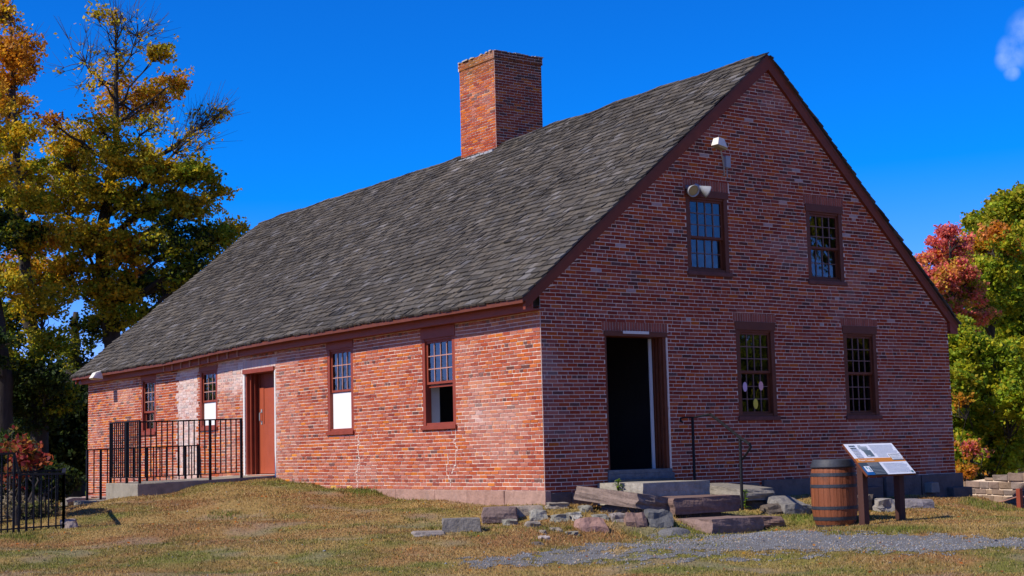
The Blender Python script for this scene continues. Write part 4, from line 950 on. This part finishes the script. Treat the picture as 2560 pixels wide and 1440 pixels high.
def tree(name, label, cat, group, trunk, trad, blobs, seed, leaf=.14, per=70, csize=.55, bare=(), merge=True, pal=None):
    """trunk: list of points; blobs: (centre, radii, clusters, palette, leaf share)"""
    rng = np.random.default_rng(seed); base = Vector(tuple(float(v) for v in trunk[0])); root = empty(name, base, label, cat, group)
    tb = MB(); rel = [np.array(t)-np.array(base) for t in trunk]
    tp = []; tr = []
    for i in range(len(rel)-1):
        for t in np.linspace(0, 1, 5)[:-1]:
            tp.append(rel[i]*(1-t)+rel[i+1]*t+rng.normal(size=3)*.04*(i > 0)); tr.append(trad[i]*(1-t)+trad[i+1]*t)
    tp.append(rel[-1]); tr.append(trad[-1]); tb.tube([tp[0]-np.array([0, 0, .6])]+tp, [tr[0]*1.25]+tr, 10)
    tb.build('trunk', M['bark'], root, smooth=True)
    bb = MB(); VV = []; FF = []; CC = []; off = 0
    TP = np.array(tp)
    for (c, r, nc, pl, share) in blobs:
        c = np.array(c)-np.array(base); r = np.array(r)
        # limb: leave the trunk lower than the blob
        dh = np.linalg.norm((TP-c)[:, :2], axis=1); target = c[2]-dh.min()*.7-r[2]*.4
        i = int(np.argmin(np.abs(TP[:, 2]-target)+.15*dh)); s = TP[i]; n = 7
        mid = (s+c)/2+np.array([0, 0, -.08*np.linalg.norm(c-s)])+rng.normal(size=3)*.15
        limb = [s*(1-t)**2+2*mid*t*(1-t)+c*t*t+rng.normal(size=3)*.05*(0 < t < 1) for t in np.linspace(0, 1, n)]
        r0 = min(tr[i]*.55, .045+.02*np.linalg.norm(c-s)); bb.tube(limb, list(np.linspace(r0, r0*.28, n)), 6, cap=False)
        d = rng.normal(size=(nc, 3)); d /= np.linalg.norm(d, axis=1)[:, None]; d *= rng.random((nc, 1))**.5
        cl = c+d*r
        LM = np.array(limb)
        for q in cl:
            j = int(np.argmin(np.linalg.norm(LM-q, axis=1)-.5*np.arange(n)*0)); j = max(1, j-1); s2 = LM[j]
            md = (s2+q)/2+rng.normal(size=3)*.10+np.array([0, 0, -.06]); bb.tube([s2, md, q], [.022, .014, .006], 4, cap=False)
            if share < .5:
                for _ in range(5):
                    e = q+(q-s2)*rng.uniform(.1, .5)+rng.normal(size=3)*.28+np.array([0, 0, .18]); bb.tube([md*.4+q*.6, e], [.010, .004], 3, cap=False)
        if share >= .5:
            ex = c+(cl-c)*rng.uniform(1.15, 1.5, (nc, 1))+rng.normal(size=(nc, 3))*.12
            V_, F_, tot = leafquads(ex, np.repeat(csize*.45*rng.uniform(.5, 1.2, (nc, 1)), 3, 1), max(3, per//7), leaf*.9, None, rng)
            P_ = np.array(pl); cc = P_[rng.integers(0, len(P_), tot)]*rng.uniform(.7, 1.3, (tot, 1)); VV.append(V_); FF.append(F_+off); CC.append(np.repeat(cc, 4, 0)); off += len(V_)
            for q, e in list(zip(cl, ex))[::2]: bb.tube([q, e], [.010, .004], 3, cap=False)
        k = max(3, int(per*share)); cs = np.repeat(csize*rng.uniform(.6, 1.2, (nc, 1)), 3, 1)*np.array([1, 1, .62])
        V_, F_, tot = leafquads(cl, cs, k, leaf, None, rng)
        P_ = np.array(pl); idx = rng.integers(0, len(P_), nc); shade = rng.uniform(.75, 1.25, (nc, 1))
        cc = np.repeat(P_[idx]*shade, k, 0); alt = P_[rng.integers(0, len(P_), tot)]; mixv = (rng.random((tot, 1)) < .35); cc = np.where(mixv, alt, cc)*rng.uniform(.7, 1.3, (tot, 1))
        VV.append(V_); FF.append(F_+off); CC.append(np.repeat(cc, 4, 0)); off += len(V_)
    if bb.v: bb.build('branches', M['bark'], root)
    np_mesh('crown', np.concatenate(VV), np.concatenate(FF), np.concatenate(CC), M['leaf'], root)
    return root
GOLD = [(.62, .42, .02), (.54, .40, .02), (.42, .36, .02), (.68, .40, .015)]
OLIV = [(.28, .31, .014), (.38, .34, .018), (.18, .25, .014), (.46, .37, .02)]
ORAN = [(.60, .24, .012), (.62, .28, .02), (.50, .20, .012), (.50, .30, .02)]
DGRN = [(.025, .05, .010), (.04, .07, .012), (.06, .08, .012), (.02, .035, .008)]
LGRN = [(.32, .40, .02), (.24, .34, .02), (.42, .42, .02), (.17, .26, .015), (.48, .42, .02)]
REDS = [(.78, .19, .13), (.72, .18, .17), (.78, .32, .09), (.76, .28, .17), (.66, .40, .06)]
LRD = [(.30, .04, .03), (.36, .09, .03), (.30, .15, .03), (.16, .12, .02), (.22, .03, .03)]
def BL(D, lst):
    out = []
    rg = np.random.default_rng(int(D*10))
    for (px, py, rx, ry, nc, pl, sh) in lst:
        s = D/F_PX; dd = rg.uniform(-1.6, 1.6)
        out.append((at(px, py, D+dd), (rx*s*1.08, rx*s*1.1 if rx*s < 2 else 2.0, ry*s*1.1), nc, pl, sh))
    return out
MIX = GOLD+GOLD+OLIV
def gz(p, dz=0): p = np.array(p, float); p[2] = hz(p[0], p[1])+dz; return p
tg = 'autumn maples left of the building'
D = 56.
tree('maple_tree', 'tall golden maple with bare top twigs rising behind the left end of the roof', 'tree', tg,
     [gz(at(295, 1200, D)), at(300, 1000, D), at(270, 780, D), at(250, 600, D), at(285, 400, D), at(292, 220, D), at(290, 60, D)], [.42, .36, .30, .24, .15, .08, .02],
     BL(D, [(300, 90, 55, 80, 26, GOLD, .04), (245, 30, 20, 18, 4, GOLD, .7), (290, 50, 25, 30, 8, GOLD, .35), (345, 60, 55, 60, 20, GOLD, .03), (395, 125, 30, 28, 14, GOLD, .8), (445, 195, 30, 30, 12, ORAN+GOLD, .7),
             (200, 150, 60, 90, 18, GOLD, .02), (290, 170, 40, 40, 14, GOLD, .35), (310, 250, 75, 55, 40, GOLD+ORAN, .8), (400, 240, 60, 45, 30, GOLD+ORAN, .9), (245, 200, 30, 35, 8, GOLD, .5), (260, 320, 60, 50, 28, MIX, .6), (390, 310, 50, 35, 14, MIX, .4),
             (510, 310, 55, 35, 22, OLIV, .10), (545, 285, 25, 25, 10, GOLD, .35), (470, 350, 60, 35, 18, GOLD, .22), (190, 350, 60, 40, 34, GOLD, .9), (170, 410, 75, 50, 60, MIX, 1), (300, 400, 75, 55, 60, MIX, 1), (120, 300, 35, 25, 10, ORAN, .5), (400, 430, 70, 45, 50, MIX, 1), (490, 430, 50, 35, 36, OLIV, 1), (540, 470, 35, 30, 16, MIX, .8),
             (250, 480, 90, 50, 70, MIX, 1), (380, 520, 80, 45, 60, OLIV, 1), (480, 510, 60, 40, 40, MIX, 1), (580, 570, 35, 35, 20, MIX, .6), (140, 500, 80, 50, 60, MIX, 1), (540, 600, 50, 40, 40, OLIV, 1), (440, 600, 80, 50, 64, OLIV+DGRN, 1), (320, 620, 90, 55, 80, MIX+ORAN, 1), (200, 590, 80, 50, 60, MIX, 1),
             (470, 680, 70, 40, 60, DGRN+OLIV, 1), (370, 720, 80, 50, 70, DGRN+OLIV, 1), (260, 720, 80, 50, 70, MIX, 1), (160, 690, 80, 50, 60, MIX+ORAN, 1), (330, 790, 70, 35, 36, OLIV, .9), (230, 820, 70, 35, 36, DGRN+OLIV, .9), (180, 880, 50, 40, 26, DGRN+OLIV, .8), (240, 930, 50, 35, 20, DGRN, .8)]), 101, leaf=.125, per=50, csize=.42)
D = 53.
tree('maple_tree', 'orange topped maple at the far left edge', 'tree', tg,
     [gz(at(95, 1200, D)), at(100, 1050, D), at(85, 850, D), at(60, 650, D), at(45, 400, D), at(35, 200, D), at(25, 40, D)], [.36, .30, .26, .2, .13, .08, .03],
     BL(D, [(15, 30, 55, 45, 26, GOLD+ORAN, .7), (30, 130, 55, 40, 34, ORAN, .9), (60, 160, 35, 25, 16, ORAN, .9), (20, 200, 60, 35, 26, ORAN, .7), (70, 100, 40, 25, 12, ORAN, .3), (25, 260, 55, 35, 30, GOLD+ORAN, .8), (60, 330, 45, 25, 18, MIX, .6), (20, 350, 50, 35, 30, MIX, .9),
             (50, 420, 80, 45, 50, MIX, 1), (20, 500, 60, 45, 40, OLIV, 1), (80, 500, 60, 35, 30, MIX, .9), (30, 590, 70, 40, 46, OLIV+DGRN, 1), (100, 600, 60, 40, 40, MIX+ORAN, 1), (60, 680, 90, 45, 60, GOLD+ORAN, 1), (110, 760, 70, 40, 44, MIX, 1), (30, 780, 60, 40, 36, OLIV+DGRN, 1), (120, 850, 50, 30, 22, OLIV, .9), (60, 900, 60, 30, 30, DGRN+OLIV, .9), (110, 950, 60, 40, 44, DGRN, 1), (30, 980, 50, 45, 40, DGRN, 1), (90, 1040, 60, 40, 40, DGRN, 1), (20, 1080, 50, 40, 34, DGRN, 1), (150, 1000, 40, 40, 30, DGRN+OLIV, 1), (10, 850, 50, 40, 30, OLIV+DGRN, 1)]), 102, leaf=.125, per=50, csize=.42)  # low crown leaves coloured dark green to stand for their shade
D = 51.
tree('maple_tree', 'dark heavy trunked maple cut by the left edge of the photo', 'tree', tg,
     [gz(at(8, 1200, D)), at(6, 1000, D), at(-10, 800, D), at(-60, 500, D), at(-90, 200, D)], [.42, .36, .3, .2, .1],
     BL(D, [(-30, 560, 70, 50, 40, OLIV+DGRN, 1), (-40, 420, 80, 60, 40, MIX, 1), (-50, 260, 90, 70, 40, ORAN+GOLD, 1), (10, 700, 60, 45, 34, MIX, .9), (-30, 860, 70, 50, 30, DGRN, 1)]), 103, leaf=.125, per=50, csize=.42)
D = 62.
tree('maple_tree', 'shaded green tree filling the gap between the left trunks and the house', 'tree', tg,
     [gz(at(190, 1210, D)), at(185, 1050, D), at(180, 900, D), at(190, 780, D)], [.4, .35, .25, .1],
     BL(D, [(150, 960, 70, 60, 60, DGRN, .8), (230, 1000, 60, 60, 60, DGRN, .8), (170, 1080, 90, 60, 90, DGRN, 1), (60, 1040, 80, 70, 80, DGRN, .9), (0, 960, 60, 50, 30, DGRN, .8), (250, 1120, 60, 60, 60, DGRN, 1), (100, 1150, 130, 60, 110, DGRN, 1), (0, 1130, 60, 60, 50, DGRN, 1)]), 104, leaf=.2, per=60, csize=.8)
def bush(name, label, cat, D, lst, seed, leaf, per, cs, group=None, base=None):
    b = gz(at(base[0], base[1], D)); return tree(name, label, cat, group, [b, b+np.array([0, 0, .35])], [.05, .03], BL(D, lst), seed, leaf=leaf, per=per, csize=cs)
bush('green_bush', 'dark green undergrowth behind the iron fence at left', 'bush', 33, [(60, 1200, 90, 40, 60, DGRN, 1), (130, 1200, 50, 35, 40, DGRN, 1), (10, 1130, 60, 40, 36, DGRN, 1)], 111, .10, 60, .32, base=(100, 1240))
bush('sumac_bush', 'red and yellow sumac shrub showing above the iron fence', 'bush', 29.5, [(45, 1112, 26, 12, 12, LRD, .7), (58, 1140, 40, 16, 18, LRD, .7), (95, 1158, 14, 12, 6, LRD, .7), (25, 1190, 35, 30, 14, LRD, .7), (58, 1118, 10, 16, 6, LGRN[:2], .6)], 112, .11, 26, .18, base=(50, 1260))
bush('dry_weeds', 'pale dry weeds growing inside the fenced pit', 'weeds', 27.5, [(20, 1270, 30, 30, 16, [(.30, .25, .17), (.24, .20, .13)], .8), (90, 1275, 60, 20, 26, [(.26, .22, .12), (.13, .15, .04)], .8)], 113, .05, 50, .15, base=(40, 1310))
# right hand trees
tr_ = 'autumn trees right of the building'
D = 58.
tree('green_tree', 'large yellow green tree at the far right edge', 'tree', tr_,
     [gz(at(2570, 1200, D)), at(2565, 1000, D), at(2560, 800, D), at(2560, 600, D)], [.4, .32, .22, .08],
     BL(D, [(2565, 505, 50, 32, 46, OLIV+LGRN, 1), (2520, 540, 50, 34, 46, OLIV+LGRN[:1], .9), (2480, 560, 40, 30, 30, OLIV, .9), (2450, 550, 40, 30, 22, OLIV, .6), (2490, 510, 15, 22, 6, OLIV, .5), (2550, 610, 80, 50, 70, OLIV+LGRN, 1), (2450, 610, 50, 40, 30, OLIV, .8), (2560, 700, 80, 50, 70, LGRN, 1), (2500, 740, 70, 50, 60, LGRN, 1), (2560, 800, 80, 50, 60, LGRN, 1), (2490, 850, 70, 50, 60, LGRN+OLIV, 1), (2560, 900, 80, 50, 60, LGRN, 1)]), 121, leaf=.16, per=70, csize=.5)
D = 50.
tree('red_maple', 'crimson and orange maple beside the right gable eave', 'tree', tr_,
     [gz(at(2400, 1200, D)), at(2405, 1000, D), at(2400, 850, D), at(2385, 700, D), at(2372, 600, D)], [.2, .18, .14, .08, .03],
     BL(D, [(2366, 590, 12, 28, 14, REDS[:2], .9), (2345, 640, 28, 22, 20, REDS, .9), (2385, 630, 26, 30, 26, REDS, .9), (2318, 645, 16, 9, 8, REDS, .6), (2335, 605, 8, 10, 4, REDS[:2], .6), (2300, 668, 12, 8, 5, REDS, .6), (2380, 575, 7, 10, 4, REDS[:2], .6), (2410, 600, 14, 20, 10, REDS, .7), (2400, 680, 40, 30, 40, REDS+OLIV[:1], 1), (2350, 700, 40, 30, 34, REDS, 1), (2370, 760, 45, 30, 40, REDS+LGRN[:2], 1), (2430, 740, 30, 30, 24, REDS, .9), (2440, 790, 40, 14, 20, REDS, .9), (2400, 720, 40, 40, 40, REDS+LGRN[2:], 1)]), 122, leaf=.10, per=90, csize=.30)
tree('orange_maple', 'orange tipped green tree between the crimson maple and the green tree', 'tree', tr_,
     [gz(at(2470, 1200, 53)), at(2475, 1000, 53), at(2480, 800, 53), at(2485, 650, 53)], [.2, .17, .12, .05],
     BL(53, [(2490, 580, 30, 12, 16, ORAN[:2]+REDS[2:3], .7), (2515, 610, 30, 22, 24, ORAN[:1]+LGRN, .9), (2460, 620, 24, 18, 16, ORAN+LGRN[2:3], .8), (2445, 665, 34, 26, 24, REDS[3:]+LGRN, .9), (2490, 680, 60, 35, 50, LGRN, 1), (2530, 640, 40, 40, 40, LGRN+OLIV, 1), (2500, 760, 60, 40, 50, LGRN, 1), (2450, 770, 40, 40, 34, LGRN, 1), (2440, 850, 50, 40, 44, LGRN, 1), (2520, 960, 50, 40, 40, LGRN, 1)]), 123, leaf=.12, per=75, csize=.36)
bush('yellow_green_bush', 'dense yellow green shrubs above the stone wall at right', 'bush', 45, [(2420, 880, 50, 50, 60, LGRN, 1), (2400, 960, 40, 45, 50, LGRN+OLIV, 1), (2470, 960, 55, 45, 60, LGRN, 1), (2540, 1000, 50, 50, 60, LGRN, 1), (2420, 1050, 50, 45, 60, LGRN, 1), (2500, 1080, 60, 50, 70, LGRN, 1), (2560, 1120, 50, 50, 50, LGRN, 1), (2400, 1130, 40, 40, 36, OLIV+LGRN, 1), (2470, 1150, 60, 40, 50, LGRN, 1), (2395, 830, 25, 30, 24, OLIV+LGRN, .9), (2385, 900, 25, 50, 34, LGRN+OLIV, 1), (2385, 1040, 25, 60, 40, LGRN, 1), (2520, 900, 50, 50, 50, LGRN, 1)], 124, .12, 70, .34, tr_, base=(2470, 1190))
bush('orange_shrub', 'small orange leaved shrub at the foot of the right house corner', 'bush', 40, [(2412, 1175, 20, 14, 12, ORAN+REDS[2:3], .8), (2430, 1125, 28, 26, 14, REDS+ORAN, .6), (2395, 1190, 14, 10, 5, ORAN, .8), (2405, 1000, 16, 24, 5, ORAN, .5)], 125, .10, 40, .25, base=(2415, 1200))
# more trees continuing the row past the right edge of the frame
def copy_tree(root, off, rz, label):
    r = root.copy(); COL.objects.link(r); r.location = root.location+Vector(off); r.rotation_euler = (0, 0, rz); r['label'] = label
    for ch in root.children:
        c = ch.copy(); COL.objects.link(c); c.parent = r
gt = [o for o in COL.objects if o.name == 'green_tree'][0]; rmp = [o for o in COL.objects if o.name == 'red_maple'][0]
R3 = np.array([.817, -.576, 0]); F3 = np.array([.576, .817, 0])
for (src, a, b, rz, lb) in ((gt, 4.2, -2, 1.9, 'first green tree past the right edge of the frame'), (gt, 8.5, 1, 4.0, 'second green tree past the right edge of the frame'), (rmp, 14.5, -2, 2.2, 'red maple past the right edge of the frame'), (gt, 13.5, -3, .6, 'third green tree past the right edge of the frame')):
    copy_tree(src, tuple(R3*a+F3*b), rz, lb)
rg = np.random.default_rng(55); n = 2600
hd = np.radians(rg.uniform(-25, 125, n)); dd = rg.uniform(95, 135, n); wx = C[0]+np.sin(hd)*dd; wy = C[1]+np.cos(hd)*dd; gzz = H(wx, wy)
cl = np.stack([wx, wy, gzz+rg.random(n)*(6+3.0*fbm(np.degrees(hd)*.35, dd*.03, 3))], 1)
V_, F_, tot = leafquads(cl, np.tile([[2.0, 2.0, 1.3]], (n, 1)), 26, .75, None, rg)
P_ = np.array(DGRN+OLIV+GOLD[:2]+LGRN[:2]); cc = np.repeat(P_[rg.integers(0, len(P_), n)], 26, 0)*rg.uniform(.5, 1.0, (tot, 1))
tag(np_mesh('woodland', V_, F_, np.repeat(cc, 4, 0), M['leaf']), 'far off autumn woodland behind everything', 'woodland', kind='stuff')
# trees across the lawn to the south-east (outside the frame, mirrored in the gable windows)
for k, (x, y, h) in enumerate(((34.5, -21, 12.5), (29.5, -26, 6.2), (38, -25, 13), (26, -17, 6.0))):
    b = gz((x, y, 0)); lst = []
    rg = np.random.default_rng(k)
    for j in range(12): lst.append((b+np.array([rg.uniform(-2.6, 2.6), rg.uniform(-2.6, 2.6), h*(.3+.65*j/11)]), (1.6, 1.6, 1.2), 26, OLIV+DGRN, 1))
    tree('lawn_tree', ['tree on the lawn facing the gable end', 'taller tree facing the gable end', 'short tree facing the gable corner', 'tree nearest the gable across the lawn'][k], 'tree', 'trees facing the gable', [b, b+np.array([0, 0, h*.5]), b+np.array([0, 0, h*.9])], [.3, .2, .05], lst, 200+k, leaf=.3, per=40, csize=.7)

# ------------------------------------------------------------------ small plants
def plant(p, h, label, seed, n=14, base_lift=0):
    p = list(p); rng = random.Random(seed); e = empty('weed_plant', (p[0], p[1], p[2]+base_lift), label, 'plant'); mb = MB(); st = MB()
    for k in range(n):
        a = rng.random()*6.28; z = h*rng.uniform(.15, 1); r = h*.25*rng.uniform(.4, 1)*(1.2-z/h*.6); c = Vector((r*math.cos(a), r*math.sin(a), z))
        d = Vector((math.cos(a), math.sin(a), rng.uniform(-.5, .3))).normalized()*.06; s = d.cross(Vector((0, 0, 1))).normalized()*.022; v = rng.uniform(.7, 1.3)
        mb.face([c-d*.6, c+s, c+d, c-s], (.20*v, .32*v, .02*v)); st.tube([(0, 0, z*.4), (c.x*.5, c.y*.5, z*.9), tuple(c)], .004, 4, (.10, .16, .02))
    mb.build('leaves', M['leaf'], e); st.build('stem', M['leaf'], e)
plant((1.02, -.72, -.12), .30, 'leafy green weed against the pale block step', 1, 26)
plant((2.78, -1.95, -.42), .36, 'green weed beside the foot of the tall handrail post', 2, 22)

# ------------------------------------------------------------------ grass and gravel chips
rng = np.random.default_rng(77)
def scatter(n, seed):
    r = np.random.default_rng(seed); D_ = 12+(r.random(n)**.8)*30; lt = r.uniform(-.36, .36, n)*D_
    x = C[0]+CF[0]/math.hypot(CF[0], CF[1])*D_+.817*lt; y = C[1]+CF[1]/math.hypot(CF[0], CF[1])*D_-.576*lt
    return x, y, D_
x, y, D_ = scatter(760000, 5)
keep = ~((x > -.06) & (x < W+.2) & (y > -.10) & (y < LN+.2)) & ~((x > -3.3) & (x < 0) & (y > 10.15) & (y < 14.6)) & ~((x > .8) & (x < 3) & (y > -1.4) & (y < 0))
pmv = pathmask(x, y); keep &= (rng.random(len(x)) > np.clip(pmv*1.5+.12, 0, .97)*(pmv > -.1))
dn_ = fbm(x*1.7, y*1.7, 91); keep &= rng.random(len(x)) < .35+.9*dn_
keep &= ~((fbm(x*1.1+40, y*1.1, 66) > .66) & (rng.random(len(x)) < .6))
x, y, D_ = x[keep], y[keep], D_[keep]; n = len(x); z = H(x, y)
h = rng.uniform(.010, .030, n)*(.6+.9*fbm(x*1.2, y*1.2, 93)); h *= np.where(rng.random(n) < .02, 2.2, 1)
nearst = np.exp(-(((x-.2)/2.8)**2+((y+2.2)/1.6)**2)); h *= 1+nearst*(.5+2.2*(rng.random(n) < .12))
edge = np.exp(-((x+.1)/.15)**2)*(y > 0)*(y < 10); h *= 1+edge*.8
a = rng.random(n)*6.283; wd = rng.uniform(.004, .009, n)*(D_/18); lean = rng.normal(size=(n, 2))*.6
dx, dy = np.cos(a)*wd, np.sin(a)*wd
V = np.stack([np.stack([x-dx, y-dy, z-.005], 1), np.stack([x+dx, y+dy, z-.005], 1), np.stack([x+lean[:, 0]*h, y+lean[:, 1]*h, z+h], 1)], 1).reshape(-1, 3)
cc = patch(x, y)*rng.uniform(.6, 1.6, (n, 1)); straw = rng.random((n, 1)) < .22; cc = np.where(straw, np.array([.42, .31, .14])*rng.uniform(.7, 1.1, (n, 1)), cc)
gsp = rng.random((n, 1)) < .05; cc = np.where(gsp, np.array([.10, .15, .02]), cc)
# greener tufts in patches
for (px, py, r) in ((1090, 1322, .22), (1422, 1322, .14), (1210, 1222, .3), (1040, 1300, .25), (2250, 1325, .9), (2080, 1335, .5), (2500, 1270, .8), (2000, 1300, .4), (900, 1232, .5), (60, 1345, .5), (560, 1290, .5), (1700, 1320, .15), (2330, 1238, .5), (2150, 1245, .6), (1340, 1355, .15)):
    p = gpt(px, py); d = np.hypot(x-p[0], (y-p[1])*.8); t = np.clip(1-d/r, 0, 1)[:, None]*.9; cc = cc*(1-t)+np.array([.10, .16, .012])*rng.uniform(.7, 1.3, (n, 1))*t
    V.reshape(-1, 3, 3)[:, 2, 2] += (t[:, 0] > .2)*.02
F = np.arange(n*3).reshape(-1, 3)
tag(np_mesh('grass', V, F, np.repeat(cc, 3, 0), M['grass']), 'dry tan and olive autumn turf in front of the building', 'grass', kind='stuff')
x, y, D_ = scatter(260000, 6); pmv = pathmask(x, y); k = (pmv+rng.normal(size=len(x))*.13 > .0) & (y < 0) & (D_ < 25); k |= (rng.random(len(x)) < .003) & (x < -.2) & (y < 9)
k &= ~((x > .3) & (x < 3) & (y > -3.4) & (y < 0)) & ~((x > 0) & (x < W) & (y > 0))
x, y = x[k], y[k]; n = len(x); z = H(x, y)+.004
s = rng.uniform(.006, .020, n); s *= np.where(rng.random(n) < .03, 1.7, 1)
oct_ = np.array([(1, 0, 0), (0, 1, 0), (-1, 0, 0), (0, -1, 0), (0, 0, .8), (0, 0, -.5)]); fo = np.array([(0, 1, 4), (1, 2, 4), (2, 3, 4), (3, 0, 4), (1, 0, 5), (2, 1, 5), (3, 2, 5), (0, 3, 5)])
V = np.stack([x, y, z], 1)[:, None]+oct_[None]*s[:, None, None]*rng.uniform(.6, 1.3, (n, 6, 1)); F = (np.arange(n)[:, None, None]*6+fo[None]).reshape(-1, 3)
g = rng.uniform(.09, .24, (n, 1))*np.array([.96, 1.0, 1.08]); tan_ = rng.random((n, 1)) < .15; g = np.where(tan_, np.array([.32, .25, .18]), g)
tag(np_mesh('gravel_chips', V.reshape(-1, 3), F, np.repeat(g, 6, 0), M['pebble']), 'loose grey gravel chips scattered along the path', 'gravel', kind='stuff')
# fallen leaves
pl = np.array([(.5, .14, .02), (.5, .28, .03), (.3, .1, .03), (.45, .2, .05)])
x, y, D_ = scatter(1300, 8); k = ~((x > -.1) & (x < W+.1) & (y > -.1)); x, y = x[k], y[k]; cen = np.stack([x, y, H(x, y)+.035], 1)
V_, F_, tot = leafquads(cen, np.tile([[.02, .02, .01]], (len(cen), 1)), 1, .045, None, np.random.default_rng(4), up=1.5)
tag(np_mesh('fallen_leaves', V_, F_, np.repeat(pl[np.random.default_rng(1).integers(0, 4, tot)], 4, 0), M['leaf']), 'scattered fallen orange leaves on the turf', 'leaves', kind='stuff')

for o in bpy.data.objects:                                     # the building's walls, windows and doors are parts of one thing
    p = o.parent
    if p is not None and (p is house or p.parent is house): o['kind'] = 'thing'
